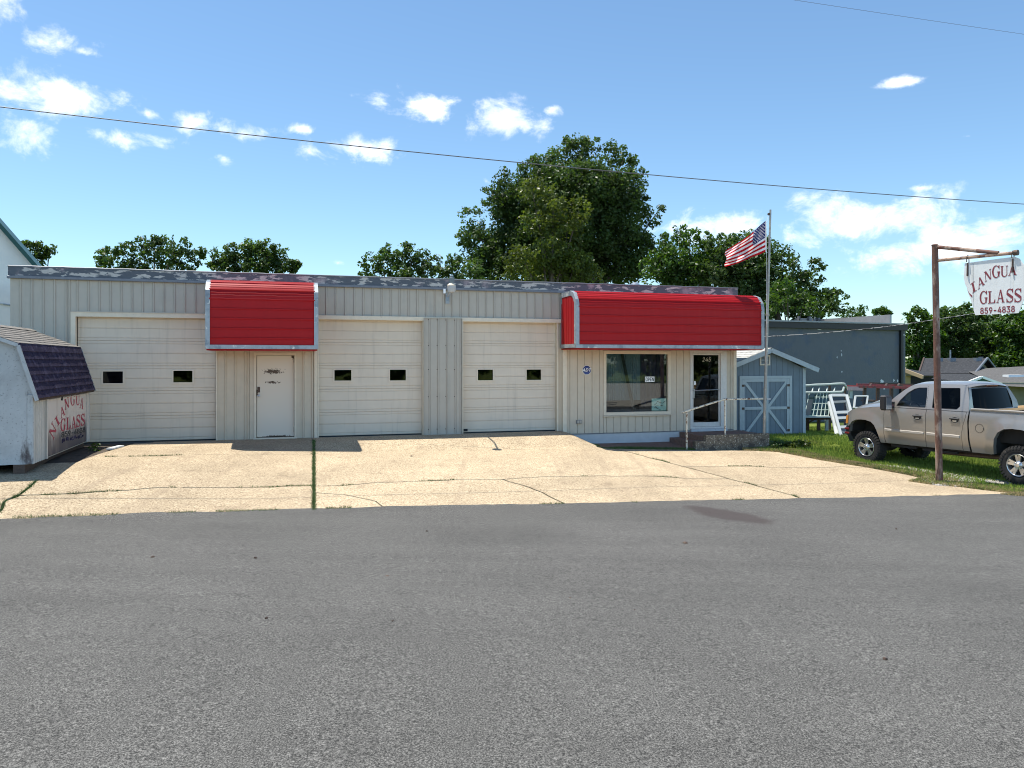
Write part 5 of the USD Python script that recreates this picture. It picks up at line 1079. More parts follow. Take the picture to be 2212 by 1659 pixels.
# trim on the side
for sg in (1, -1):
    for x0, x1, z0, z1 in ((2.285, 3.40, .905, .955), (1.345, 2.21, .90, .955)):
        y = .973; part(TK, 'body_moulding', MB().bbox(x0, x1, sg * (y - .01), sg * (y + .016), z0 - .015, z1, .01), M_MOULD)
    for x in (2.455, 1.475):
        H_ = thing('door_handle', parent=TK); hy = .962
        part(H_, 'bezel', MB().extr(affinity.scale(Point(0, 0).buffer(1, 16), .10, .065), lambda v: np.column_stack([x + v[:, 0], sg * (hy - .01 + v[:, 2]), 1.305 + v[:, 1]]), .02), M_BLACKP)
        part(H_, 'grip', MB().bbox(x - .125, x + .125, sg * (hy + .015), sg * (hy + .05), 1.315, 1.355, .014), M_BLACKP)
        part(H_, 'bright_pull', MB().bbox(x - .045, x + .055, sg * (hy + .011), sg * (hy + .02), 1.262, 1.298, .004), M_CHROME)
    MR = thing('mirror', parent=TK)
    part(MR, 'mirror_arm', MB().box(3.16, 3.26, sg * .90, sg * 1.10, 1.50, 1.53).box(3.16, 3.26, sg * .86, sg * 1.10, 1.62, 1.65), M_BLACKP)
    part(MR, 'mirror_head', MB().bbox(3.10, 3.29, sg * 1.04, sg * 1.31, 1.44, 1.82, .04), M_BLACKP)
    part(MR, 'mirror_glass', MB().box(3.094, 3.099, sg * 1.085, sg * 1.285, 1.47, 1.77), M_CHROME)
    part(TK, 'badge', MB().box(3.10, 3.36, sg * .974, sg * .978, 1.00, 1.017), M_CHROME)
fz = Point(0, 0).buffer(.10, 24); part(TK, 'fuel_door', MB().extr(fz.difference(fz.buffer(-.007)), lambda v: np.column_stack([.875 + v[:, 0], .970 + v[:, 2], 1.155 + v[:, 1]]), .006).lathe([(.012, 0), (.012, .012), (0, .014)], (.775, .972, 1.15), (0, 1, 0), 8), M_CHAS)
# cab inside
M_SEAT = mat('seat_cloth', (.16, .145, .13), .9); M_DASH = mat('dashboard', (.05, .05, .05), .7)
for y in (-.4, .4):
    part(TK, 'seat', MB().bbox(2.25, 2.75, y - .26, y + .26, 1.0, 1.20, .04).bbox(2.12, 2.28, y - .25, y + .25, 1.15, 1.78, .05).bbox(2.13, 2.24, y - .13, y + .13, 1.80, 1.97, .04), M_SEAT)
part(TK, 'rear_seat', MB().bbox(1.30, 1.75, -.7, .7, 1.0, 1.2, .04).bbox(1.26, 1.40, -.7, .7, 1.15, 1.72, .04), M_SEAT)
part(TK, 'dashboard', MB().bbox(3.0, 3.42, -.82, .82, 1.2, 1.52, .05), M_DASH)
part(TK, 'steering_wheel', MB().tube([(2.93 + .06 * math.sin(a), .42 + .19 * math.cos(a), 1.46 + .17 * math.sin(a)) for a in np.linspace(0, 2 * np.pi, 21)], .016, 6, caps=False), M_BLACKP)
part(TK, 'cab_floor', MB().box(1.2, 3.4, -.84, .84, .70, .78), M_CHAS); part(TK, 'roof_lining', MB().box(1.42, 2.66, -.62, .62, 2.06, 2.075), M_SEAT)
# load in the bed
def tk(x, y, z): p = tc + TD * x - TR * y; return np.array([p[0], p[1], z - .745])
M_WOOD = mat('raw_board', (.52, .37, .20), .75, var=(9, .2))
LB = thing('lumber_pile', 'tan boards and scrap sticking up over the side of the truck bed', 'lumber')
for (a, b, w, h) in (((.62, .55, 1.58), (-.9, .62, 1.74), .24, .05), ((.35, .3, 1.66), (-1.0, .2, 1.72), .30, .05), ((-.0, .70, 1.64), (-1.0, .5, 1.72), .22, .06), ((.2, -.2, 1.5), (-1.0, -.1, 1.66), .3, .04)):
    part(LB, 'board', MB().beam(tk(*a), tk(*b), w, h), M_WOOD)
part(LB, 'stick', MB().tube([tk(-.15, .5, 1.6), tk(-.75, .35, 1.86)], .012, 6), M_RUST); part(LB, 'stick', MB().tube([tk(.3, .1, 1.0), tk(-.5, .3, 1.75)], .015, 6), M_RUST)

# ---------------------------------------------------------------- salvage in the yard between the sheds
M_RACK = mat('white_rack_pipe', (.40, .46, .43), .5, var=(14, .15)); M_GREENG = pane('greenish_glass', (.34, .52, .46), .03, 1.5, .03); M_VINYL = mat('white_vinyl', (.58, .61, .60), .45, var=(6, .06)); M_MUNTIN = mat('pale_muntin', (.45, .54, .49), .5)
def q3(x, y): return (1659 + x * .1333, 796.3 + y * .1333)
RK = thing('glass_rack', 'pale pipe rack holding green-tinted panes beside the blue shed', 'rack')
Yk = 25.6
def K(x, y, Y=Yk): return at(*q3(x, y), Y)
part(RK, 'pipe', MB().tube([K(560, 273), K(1200, 241), K(1240, 247), K(1262, 275), K(1268, 310, Yk + .3)], .035, 8), M_RACK, smooth=40)
part(RK, 'pipe', MB().tube([K(560, 386, Yk - .15), K(1190, 377, Yk - .15), K(1215, 360, Yk - .15), K(1232, 300, Yk - .1)], .035, 8), M_RACK, smooth=40)
for x in (722, 825, 955, 1075): part(RK, 'peg', MB().tube([K(x - 8, 375, Yk - .1), K(x + 10, 305, Yk)], .022, 6), M_RACK)
part(RK, 'shelf', MB().beam(K(560, 775, Yk - .5), K(970, 775, Yk - .5), .5, .05), M_RACK); part(RK, 'shelf', MB().beam(K(560, 812, Yk - .2), K(950, 800, Yk - .2), .6, .06), M_RUST)
for x, y in ((820, 1050), (950, 1075), (640, 1040)): part(RK, 'leg', MB().beam(K(x, 800), K(x, y), .09, .09, (0, 1, 0)), M_RUST if x != 950 else M_RACK)
part(RK, 'leg_brace', MB().beam(K(610, 900), K(740, 830), .04, .04), M_RUST)
for x in (1000, 1250): part(RK, 'upright', MB().beam(K(x, 270, Yk + .3), K(x, 1060, Yk + .3), .06, .06, (0, 1, 0)), M_RUST)
def lean(P00, P10, P01, P11):
    """a leaning sheet: corner points top-left, top-right, bottom-left, bottom-right -> f(a, b)"""
    return lambda a, b: (1 - b) * ((1 - a) * P00 + a * P10) + b * ((1 - a) * P01 + a * P11)
GP = thing('window_sash', 'green-tinted gridded window sash leaning on the pale rack', 'window', )
Lf = lean(K(770, 385, Yk), K(1010, 385, Yk), K(690, 768, Yk - .45), K(975, 768, Yk - .45))
def bar(L, a0, b0, a1, b1, w, t): return MB().beam(L(a0, b0), L(a1, b1), w, t, (0, -1, .4))
part(GP, 'pane', MB().quad(Lf(0, 0), Lf(1, 0), Lf(1, 1), Lf(0, 1)), M_GREENG)
for a in (.12, .34, .56, .78, 1.0): part(GP, 'muntin', bar(Lf, a, 0, a, 1, .022, .02), M_MUNTIN)
for b in (.2, .47, .74, 1): part(GP, 'muntin', bar(Lf, 0, b, 1, b, .022, .024), M_MUNTIN)
GP2 = thing('glass_sheet', 'tall plain green glass sheet at the left end of the pale rack', 'glass sheet')
Lg = lean(K(670, 395, Yk + .06), K(800, 395, Yk + .06), K(590, 768, Yk - .4), K(745, 768, Yk - .4))
part(GP2, 'pane', MB().quad(Lg(0, 0), Lg(1, 0), Lg(1, 1), Lg(0, 1)), M_GREENG)
for a in (0, 1): part(GP2, 'edge', bar(Lg, a, 0, a, 1, .018, .016), M_MUNTIN)
def sash(name, label, c, w, rails, glass, m_=None):
    S = thing(name, label, 'window frame', group='salvaged window frames in the yard'); L = lean(*c); m_ = m_ or M_VINYL
    wd = np.linalg.norm(c[1] - c[0]); e_ = w / wd / 2
    for a in (e_, 1 - e_): part(S, 'stile', bar(L, a, 0, a, 1, w, .07), m_)
    for b in rails: part(S, 'rail', bar(L, e_ * 2, b, 1 - e_ * 2, b, w, .066), m_)
    if glass: part(S, 'pane', MB().quad(L(e_, .0), L(1 - e_, .0), L(1 - e_, 1), L(e_, 1)), glass)
sash('window_frame', 'white window frame leaning in front of the green panes, nearest the truck', (K(980, 425, 25.0), K(1288, 425, 25.0), K(1170, 1125, 24.2), K(1470, 1100, 24.2)), .085, (.012, .42, .55, .76, .985), M_GLASSD)
sash('window_frame', 'second white window frame half hidden behind the leaning one', (K(966, 540, 25.3), K(1290, 520, 25.3), K(1100, 1110, 24.5), K(1420, 1080, 24.5)), .075, (.02, .5, .98), None)
sash('window_frame', 'white framed screen standing alone behind the truck hood', (K(1405, 440, 27.2), K(1625, 440, 27.2), K(1380, 640, 27.0), K(1600, 640, 27.0)), .05, (.02, .98), M_GLASSD)
part_m = M_VINYL
SB = thing('scrap_board', 'low white board leaning by the front bumper of the truck', 'board'); part(SB, 'board', MB().beam(K(1220, 975, 24.6), K(1240, 1110, 24.3), .62, .03, (0, -1, .2)), M_VINYL)
RR = thing('steel_rack', 'rusty red steel rack with a flat top behind the truck hood', 'rack'); Yr = 28.5
M_REDR = mat('faded_red_steel', (.33, .055, .05), .6, var=(8, .25), var2=[(5, (.12, .07, .05), .52, .62)])
part(RR, 'beam', MB().beam(K(1275, 285, Yr), K(2350, 310, Yr - .4), .10, .09), M_REDR); part(RR, 'beam', MB().beam(K(1440, 255, Yr + .8), K(2350, 280, Yr + .8), .09, .07), M_REDR)
part(RR, 'beam', MB().beam(K(1650, 232, Yr + 1.4), K(2350, 258, Yr + 1.4), .08, .06), M_RUST); part(RR, 'sign_board', MB().beam(K(1285, 320, Yr - .1), K(1540, 325, Yr - .1), .04, .14), mat('faded_board', (.48, .33, .30), .7, var=(9, .2)))
for x, y, yy in ((1345, 345, 480), (1565, 320, 1000), (1780, 320, 1000), (2000, 320, 1000), (2200, 320, 1000)): part(RR, 'post', MB().beam(K(x, 290, Yr), K(x - 8, yy, Yr), .10, .10, (0, 1, 0)), M_RUST if x > 1400 else M_RACK)
for x in (1650, 1900, 2100): part(RR, 'cross_bar', MB().beam(K(x, 285, Yr - .1), K(x + 25, 245, Yr + 1.4), .06, .05), M_RUST)
part(RR, 'shelf', MB().beam(K(1560, 520, Yr), K(2300, 530, Yr), .6, .05), M_RUST)
part(RR, 'strut', MB().tube([K(1640, 590, Yr - 1), K(1900, 490, Yr - .9)], .03, 6), M_GALV)

# ---------------------------------------------------------------- neighbouring buildings
M_WHITEW = mat('white_stucco', (.66, .65, .61), .8, var=(2, .05), bump=(30, .004)); M_GREENT = mat('green_roof_metal', (.004, .055, .045), .5, var=(5, .1))
TW = TH + math.radians(9.3); EW = np.array([math.cos(TW), math.sin(TW)]); WO = sq(-12.35, -3.3)
WB = thing('white_building', 'tall white gabled building with green roof edge behind the barn shed', 'building', loc=(WO[0], WO[1], 0), rz=math.degrees(TW))
def wb(u, v): return hit(u, v, WO, EW)
(es_, ez2), (rs0, rz0) = wb(84, 580), wb(0, 484); sl_ = (rz0 - ez2) / (rs0 - es_); hw_ = 4.2; wr = -.02; rid = es_ - hw_
zr = ez2 + sl_ * (rid - es_); zw = ez2 + sl_ * (wr - es_)
part(WB, 'wall', MB().extr(Polygon([(2 * rid - wr, -.5), (wr, -.5), (wr, zw - .12), (rid, zr - .12), (2 * rid - wr, zw - .12)]), lambda v: np.column_stack([v[:, 0], v[:, 2], v[:, 1]]), .2), M_WHITEW, label='white gabled front wall')
part(WB, 'wall', MB().box(wr - .2, wr, .21, 12, -.5, zw - .1), M_WHITEW); part(WB, 'wall', MB().box(2 * rid - wr, 2 * rid - wr + .2, .21, 12, -.5, zw - .1), M_WHITEW)
for sg in (1, -1):
    a, b = np.array([rid + sg * (hw_ + .02), ez2 - .02]), np.array([rid, zr])
    part(WB, 'roof_slope', MB().add([(a[0], -.16, a[1]), (a[0], 12, a[1]), (b[0], 12, b[1]), (b[0], -.16, b[1])], [[0, 1, 2, 3]]), M_GREENT)
    part(WB, 'rake_trim', MB().beam((a[0], -.17, a[1] - .04), (b[0], -.17, b[1] - .04), .04, .10, (sg * abs(sl_), 0, 1)), M_GREENT)
part(WB, 'conduit', MB().tube([(wb(-60, 648)[0], -.02, wb(0, 648)[1]), (wb(26, 660)[0], -.02, wb(26, 660)[1])], .02, 6), M_GALV)

M_GREYW = mat('blue_grey_painted_block', (.088, .096, .11), .75, var=(2.5, .08), var2=[(1.4, (.066, .083, .115), .5, .7)], bump=(14, .01)); M_BLACKT = mat('black_trim_and_shade', (.012, .012, .014), .5); M_ROOFG = mat('grey_roof_edge', (.24, .245, .25), .6, var=(4, .15))
g0, g1 = at(1585, 700, 31.8), at(1955.5, 700, 35.62); gd = (g1 - g0)[:2]; gl = np.linalg.norm(gd); gd /= gl; gzt = 3.66
GB = thing('grey_building', 'large blank blue-grey building with black trim and painted eave shadow behind the yard', 'building', loc=(g0[0], g0[1], 0), rz=math.degrees(math.atan2(gd[1], gd[0])))
part(GB, 'front_wall', MB().box(0, gl, 0, .2, -1.2, gzt - .05), M_GREYW); part(GB, 'side_wall', MB().box(0, .2, .21, 16, -1.2, gzt - .05), M_GREYW); part(GB, 'side_wall', MB().box(gl - .2, gl, .21, 16, -1.2, gzt - .05), M_GREYW); part(GB, 'rear_wall', MB().box(.21, gl - .21, 15.8, 16, -1.2, gzt - .05), M_GREYW)
part(GB, 'roof', MB().box(-.1, gl + .0, -.1, 16.1, gzt - .045, gzt + .0), M_ROOFG)
part(GB, 'eave_trim', MB().box(-.1, gl - .0, -.14, -.003, gzt - .30, gzt - .05), M_BLACKT); part(GB, 'gutter_lip', MB().box(-.1, gl - .0, -.18, -.1, gzt - .046, gzt + .015), M_ROOFG)  # the black band carries the shadow under the eave in its colour
def gp(u, v): return hit(u, v, g0[:2], gd)
ds = gp(1944.5, 750)[0]; part(GB, 'downspout', MB().box(ds - .07, ds + .07, -.12, -.004, -1.2, gzt - .3), M_BLACKT)
x0, x1 = gp(1876, 690)[0], gp(1946, 690)[0]
part(GB, 'parapet', MB().box(x0 + .6, x1, 5.0, 5.15, gzt, gzt + .5).box(x1 - .12, x1, .5, 5, gzt, gzt + .45), M_ROOFG)
for x in (x0 + .62, (x0 + x1) / 2 + .3, x1 - .1): part(GB, 'parapet_post', MB().box(x - .06, x + .06, 4.85, 4.99, gzt, gzt + .58), M_CAP)
M_BARE = mat('bare_patch', (.55, .57, .60), .8, var=(12, .15))
def blot(u, v, w, h, n=9, seed=0):
    c = gp(u, v); r = np.random.default_rng(seed); a = np.sort(r.uniform(0, 2 * np.pi, n)); k = r.uniform(.45, 1.05, n); sc = 35.0 / F
    return Polygon([(c[0] + math.cos(t) * w * sc * q, c[1] + math.sin(t) * h * sc * q) for t, q in zip(a, k)]).buffer(0)
for i, (u, v, w, h) in enumerate(((1770, 711.5, 8, 1.5), (1818, 767, 1.6, 5), (1817, 758, 2, 1.2), (1808, 772, 1.6, 2.5), (1818.5, 803, 1.2, 2.6), (1905, 826, 7, 7), (1931, 822, 4, 4), (1939, 822, 3, 4), (1850, 712, 5, 1), (1953, 723, 2.2, 3), (1934, 833, 6, 2), (1910, 838, 3, 6))):
    part(GB, 'bare_patch', MB().extr(blot(u, v, w, h, 11, i), lambda q: np.column_stack([q[:, 0], -.004 - q[:, 2], q[:, 1]]), .003), M_BARE)

M_HROOF = mat('charcoal_shingle', (.034, .036, .039), .9, spec=.2, var=(4, .25), var2=[(9, (.062, .063, .066), .5, .62)]); M_HWALL = mat('pale_house_wall', (.20, .195, .135), .8, var=(3, .1)); M_HTRIM = mat('white_house_trim', (.72, .74, .72), .6); M_HGREEN = mat('dark_green_gable', (.03, .085, .07), .8)
H1 = thing('house', 'low pale house with charcoal gabled roof far behind the sign post', 'house')
def solid(parent, name, faces, m_, th=.12):
    mb = MB()
    for f_ in faces: mb.add(f_, [[0, 1, 2, 3]] if len(f_) == 4 else [[0, 1, 2]])
    part(parent, name, mb, m_)
rA, rB = at(1996, 775, 58), at(2133, 771.6, 57); rB[2] = rA[2] = (rA[2] + rB[2]) / 2
fA, fB = at(1985, 806, 54.5), at(2106, 806.5, 53.0); fB[2] = fA[2] = (fA[2] + fB[2]) / 2
bA, bB = 2 * rA - fA, 2 * rB - fB; bA[2] = bB[2] = fA[2]
solid(H1, 'roof_slope', [(fA, fB, rB, rA)], M_HROOF); solid(H1, 'roof_slope', [(bB, bA, rA, rB)], M_HROOF)
up = np.array([0, 0, 1.0]); rdir = (rB - rA) / np.linalg.norm(rB - rA)
solid(H1, 'gable_wall', [(fB - rdir * .5, bB - rdir * .5, rB - rdir * .5 - up * .12)], M_HWALL); solid(H1, 'gable_wall', [(fA + rdir * .4, bA + rdir * .4, rA + rdir * .4 - up * .1)], M_HWALL)
part(H1, 'rake_trim', MB().beam(fB, rB, .1, .14).beam(rB, bB, .1, .14), M_CAP); part(H1, 'rake_trim', MB().beam(fA, rA, .1, .14).beam(rA, bA, .1, .14), M_RUST)
gc = (fB + bB + rB) / 3 - rdir * .44; sdir = (bB - fB) / np.linalg.norm(bB - fB); part(H1, 'gable_vent', MB().beam(gc - up * .45, gc + up * .1, .5, .06, sdir), M_CAP); part(H1, 'gable_vent', MB().beam(gc + up * .5, gc + up * .8, .3, .06, sdir), M_CAP)
e0, e1 = at(1975, 812.5, 51.0), at(2178, 813, 48.5); e1[2] = e0[2] = (e0[2] + e1[2]) / 2
e2, e3_ = at(2185, 806, 62), at(1960, 805, 64); e2[2] = e3_[2] = e0[2]; ins = (0, 0, fA[2] - e0[2])
hA, hB, hC, hD = fA - rdir * .8, fB + rdir * .8, bB + rdir * .8, bA - rdir * .8
solid(H1, 'lower_roof', [(e0, e1, hB - up * .03, hA - up * .03), (e1, e2, hC - up * .03, hB - up * .03), (e2, e3_, hD - up * .03, hC - up * .03), (e3_, e0, hA - up * .03, hD - up * .03), (hA - up * .035, hB - up * .035, hC - up * .035, hD - up * .035)], M_HROOF)
part(H1, 'eave_trim', MB().beam(e0 - up * .08, e1 - up * .08, .08, .14), M_HTRIM)
w0, w1, w2, w3 = (p + (np.array([*((e0 + e2)[:2] / 2), p[2]]) - p) * .06 for p in (e0, e1, e2, e3_)); dn = up * 3.2
solid(H1, 'wall', [(w0 - dn, w1 - dn, w1, w0)], M_HWALL); solid(H1, 'wall', [(w1 - dn, w2 - dn, w2, w1)], M_HWALL); solid(H1, 'wall', [(w2 - dn, w3 - dn, w3, w2)], M_HWALL); solid(H1, 'wall', [(w3 - dn, w0 - dn, w0, w3)], M_HWALL)
wdir = (w1 - w0) / np.linalg.norm(w1 - w0)
for t in (.47, .8): c_ = w0 + (w1 - w0) * t - up * .55; part(H1, 'window', MB().beam(c_ - wdir * .9, c_ + wdir * .9, .06, .7), M_BLACKT)
for t in (.25, .45, .85): c_ = rA + (rB - rA) * t + (fA - rA) * .2; part(H1, 'roof_vent', MB().box(c_[0] - .2, c_[0] + .2, c_[1] - .2, c_[1] + .2, c_[2] - .1, c_[2] + .22), M_CAP)
c_ = rA + (rB - rA) * .42; part(H1, 'vent_pipe', MB().tube([c_, c_ + up * .6], .05, 8), M_GALV)
CP = thing('carport', 'cream carport with sloping charcoal roof beside the grey building', 'carport')
a0, a1 = at(1951, 795, 45), at(1994, 811, 43.5); b0, b1 = at(2008, 806, 56), at(2045, 812, 54)
solid(CP, 'roof', [(a0, a1, b1, b0)], M_HROOF); part(CP, 'fascia', MB().beam(a0 - up * .1, a1 - up * .1, .08, .2), mat('tan_fascia', (.34, .26, .17), .7)); solid(CP, 'gable_wall', [(at(1951, 800, 45.2), at(1991, 812, 43.8), at(1951, 812, 45.2))], M_HWALL)
part(CP, 'wall', MB().box(at(1951, 812, 45)[0] - .4, at(1967, 812, 45)[0], 45, 45.3, -3, at(1951, 811.5, 45)[2]), mat('yellow_cream_wall', (.42, .34, .18), .8)); solid(CP, 'back_wall', [(at(1955, 812, 50), at(2040, 814, 50), at(2040, 870, 50), at(1955, 870, 50))], M_BLACKT)
H2 = thing('house', 'grey-roofed house with small white-trimmed green gable at far right', 'house')
p0, p1, p2 = at(2090, 826.5, 40), at(2120.5, 814.5, 40), at(2163, 830, 40); dpt = np.array([.25, 1, 0]) * 6.5
solid(H2, 'gable_wall', [(p0, p2, p1)], M_HGREEN); part(H2, 'gable_trim', MB().beam(p0, p1, .12, .16, (0, -1, 0)).beam(p1, p2, .12, .16, (0, -1, 0)), M_HTRIM)
solid(H2, 'gable_roof', [(p1 + up * .06, p2 + up * .06, p2 + dpt + up * .06, p1 + dpt + up * .06), (p0 + up * .06, p1 + up * .06, p1 + dpt + up * .06, p0 + dpt + up * .06)], M_HROOF)
q0_, q1_ = at(2112, 812.5, 49.5), at(2420, 811.5, 47); q2_, q3_ = at(2420, 850, 41), at(2150, 832, 43)
M_HR2 = mat('warm_grey_shingle', (.09, .087, .083), .9, spec=.2, var=(5, .25), var2=[(11, (.14, .136, .13), .5, .62)])
solid(H2, 'roof_slope', [(q3_, q2_, q1_, q0_)], M_HR2); q4_ = 2 * q1_ - q2_; q5_ = 2 * q0_ - q3_; solid(H2, 'roof_slope', [(q0_, q1_, q4_, q5_)], M_HR2)
part(H2, 'roof_vent', MB().box(at(2185, 814, 48.5)[0] - .5, at(2185, 814, 48.5)[0] + .5, 48.0, 48.6, at(2185, 816, 48.5)[2] - .1, at(2185, 813, 48.5)[2] + .1), M_HTRIM)
gx0, gx1, gzb = at(2090, 826, 40)[0], at(2420, 850, 41.4)[0], at(2163, 830, 40)[2]
part(H2, 'wall', MB().box(gx0 + .3, gx1, 43.4, 44, -4, gzb), M_HWALL); part(H2, 'wall', MB().box(gx0 + .2, at(2163, 830, 40)[0] - .1, 40.1, 43.3, -4, gzb), M_HWALL)

# ---------------------------------------------------------------- overhead wires
M_WIRE = mat('wire_black', (.09, .09, .095), .5, var=(30, .3))
def wire(name, label, f, r, s0=-45, s1=45, n=60):
    s = np.linspace(s0, s1, n); solo(name, MB().tube([f(x) for x in s], r, 6), M_WIRE, label, 'wire', 'wires over the street', smooth=True)
zc_ = np.polyfit([at(0, 231, 13.13)[0], 0, at(2212, 441, 19.6)[0]], [at(0, 231, 13.13)[2], at(1106, 349.5, 15.72)[2], at(2212, 441, 19.6)[2]], 2)
wire('overhead_wire', 'thick low overhead cable crossing the whole sky in front of the big tree', lambda s: np.array([*sq(s, 5.2), np.polyval(zc_, sq(s, 5.2)[0])]), .0095)
wire('overhead_wire', 'thin high overhead wire across the top right corner of the sky', lambda s: np.array([*sq(s, 5.8), 9.84 + .0004 * s * s]), .0035)
sv = [at(1600, 730, 24.4), at(1655, 727, 24), at(1760, 720.5, 23.4), at(1880, 709.5, 22.8), at(1956, 700, 22.4), at(2087, 680, 21.8), at(2212, 657, 21.2), at(2500, 590, 20)]
_sp = make_interp_spline(np.arange(len(sv)), np.array(sv), 2)
solo('service_wire', MB().tube(_sp(np.linspace(0, len(sv) - 1, 60)), .012, 6), mat('service_wire_glints', (.32, .32, .31), .6, var2=[(9, (.05, .05, .055), .5, .53)]), 'twisted service wire slanting across the grey building towards the sign', 'wire', smooth=True)  # pale and dark dashes paint the sun glinting along the twist

# ---------------------------------------------------------------- trees
def leafmat(name, cols):
    n = {'g': ('geometry', {}), 'r': ('rgb_ramp', dict(ramp=[(i / (len(cols) - 1), c) for i, c in enumerate(cols)])), 'nz': ('noise_texture', dict(scale=.55, detail=3.0)), 'nr': ('map_range', dict(from_min=.3, from_max=.7, to_min=.62, to_max=1.35)), 'mm': ('mix_color', dict(blend_type='multiply', fac=1.0, use_clamp=False)),
         'd': ('principled_bsdf', dict(roughness=.42, specular_ior_level=.45)), 't': ('translucent_bsdf', {}), 'h': ('hsv', dict(hue=.485, saturation=1.15, value=1.5)), 'm': ('mix_closure', dict(fac=.45))}
    return usdkit.material(stage, f'/World/Looks/{name}', n, [('g.random_per_island', 'r.fac'), ('g.position', 'nz.vector'), ('nz.fac', 'nr.value'), ('r.color', 'mm.a'), ('nr.result', 'mm.b'), ('mm.result', 'd.base_color'), ('mm.result', 'h.color'), ('h.color', 't.color'), ('d.BSDF', 'm.closure1'), ('t.BSDF', 'm.closure2')], surface='m.closure')
L_DARK = leafmat('dark_leaves', [(.052, .095, .022), (.125, .19, .045), (.23, .29, .09)])
L_MID = leafmat('mid_leaves', [(.05, .105, .016), (.105, .19, .032), (.18, .28, .06)])
L_YEL = leafmat('olive_leaves', [(.08, .115, .022), (.16, .205, .05), (.25, .30, .09)])
M_BARK = mat('bark', (.10, .08, .06), .9, var=(6, .4), bump=(14, .03))
def leaves(cent, rad, n, size, rng, flat=.8):
    """n leaf-sized quads spread through the clump centres"""
    k = rng.integers(0, len(cent), n); d = rng.normal(size=(n, 3)); d /= np.linalg.norm(d, axis=1)[:, None]
    p = cent[k] + d * (rad[k] * rng.uniform(.25, 1.0, n) ** .6)[:, None] * [1, 1, flat]
    nn = d * .55 + rng.normal(size=(n, 3)) * .6 + [0, 0, .35]; nn /= np.linalg.norm(nn, axis=1)[:, None]
    a = rng.normal(size=(n, 3)); u = np.cross(nn, a); u /= np.linalg.norm(u, axis=1)[:, None]; w = np.cross(nn, u); s = size * rng.uniform(.6, 1.35, n)[:, None]
    b = nn * s * rng.uniform(-.18, .18, (n, 1))
    v = np.stack([p - u * s * .62, p - w * s * .36 + b, p + u * s * .62, p + w * s * .36 + b], 1).reshape(-1, 3)
    i = np.arange(n)[:, None] * 4
    return v, np.vstack([i + [0, 1, 2], i + [0, 2, 3]])
def tree(label, blobs, Y, lmat, size=.2, dens=1.0, trunk=None, seed=0, group='trees behind the buildings', depth=1.0):
    rng = np.random.default_rng(seed + 11); C, R_, T0 = [], [], []
    for u, v, r in blobs:
        R = r * (1.18 if r < 24 else 1.0) / F * Y; c = at(u, v, Y + rng.uniform(-1, 1) * R * .5 * depth); T0.append((c, R))
        n = max(14, int(16 * (R / .5) ** 1.75)); d = rng.normal(size=(n, 3)); d /= np.linalg.norm(d, axis=1)[:, None]
        rr = R * rng.uniform(.2, 1.0, n) ** .5; C.append(c + d * rr[:, None] * [1, depth, 1]); R_.append(np.clip(R * rng.uniform(.22, .42, n), .2, .62))
    C, R_ = np.vstack(C), np.concatenate(R_); total = int(dens * 24 * (1.25 if dens > .95 else 1.0) * (1.15 if np.mean([b[2] for b in blobs]) < 26 else 1.0) * ((R_ / .4) ** 2).sum() * (.2 / size) ** 2)
    wts = R_ ** 2
    T = thing('tree', label, 'tree', group=group)
    keep = rng.choice(len(C), len(C) * 6, p=wts / wts.sum())
    part(T, 'crown', leaves(C[keep], R_[keep], total, size, rng), lmat)
    tu = trunk if trunk is not None else np.mean([b[0] for b in blobs]); base = at(tu, 800, Y); base[2] = -.8; mids = np.mean([c for c, _ in T0], 0); tp_ = np.array([base[0] * .4 + mids[0] * .6, Y, mids[2] * .8 + base[2] * .2]); w = max(.12, (max(c[2] for c, _ in T0) - base[2]) * .022)
    m = MB().tube([base, base * .5 + tp_ * .5 + [.1, 0, 0], tp_], [w * 1.25, w, w * .6], 9)
    order = rng.permutation(len(T0))[:14]
    for j in order:
        c, R = T0[j]; s0_ = base + (tp_ - base) * rng.uniform(.45, 1.0); mdl = s0_ * .5 + c * .5 - [0, 0, .25]; m.tube([s0_, mdl, c], [w * .38, w * .24, w * .08], 6)
    part(T, 'trunk', m, M_BARK, smooth=True)
BIG = [(1250, 326, 34), (1315, 335, 30), (1348, 342, 26), (1205, 350, 34), (1155, 368, 38), (1105, 398, 36), (1085, 440, 36), (1060, 425, 22), (1022, 468, 26), (1010, 500, 22), (1035, 530, 40), (1004, 524, 12), (1120, 455, 56), (1190, 425, 66), (1270, 405, 66), (1335, 415, 55), (1372, 378, 24), (1378, 420, 22), (1345, 478, 55), (1388, 460, 22), (1410, 472, 18), (1426, 450, 9), (1270, 495, 74), (1180, 515, 74), (1100, 535, 55), (1060, 575, 46), (1375, 535, 42), (1335, 568, 55), (1250, 585, 64), (1150, 600, 55), (1040, 600, 28), (1395, 585, 28), (1290, 310, 14), (1225, 312, 14), (1365, 350, 12)]
tree('tall broad dark tree towering behind the garage roof, the highest in view', BIG, 49, L_DARK, .165, .85, 1270, 1)
tree('olive-green tree in front of the tall dark tree behind the garage roof', [(1150, 412, 34), (1195, 440, 40), (1165, 480, 36), (1225, 500, 40), (1190, 545, 45), (1130, 560, 38), (1240, 575, 42), (1100, 600, 26), (1170, 600, 44), (1225, 610, 36), (1250, 455, 30), (1285, 600, 25)], 44, L_YEL, .155, .72, 1190, 2)
tree('bright green tree behind the right end of the garage, left of the flag', [(1450, 525, 30), (1490, 512, 26), (1440, 570, 40), (1510, 560, 46), (1560, 545, 36), (1480, 600, 40), (1420, 600, 30), (1540, 600, 36), (1470, 500, 12), (1525, 515, 16), (1450, 550, 34), (1500, 590, 44), (1550, 575, 40), (1410, 580, 30), (1460, 620, 36)], 42, L_MID, .16, .9, 1500, 3)
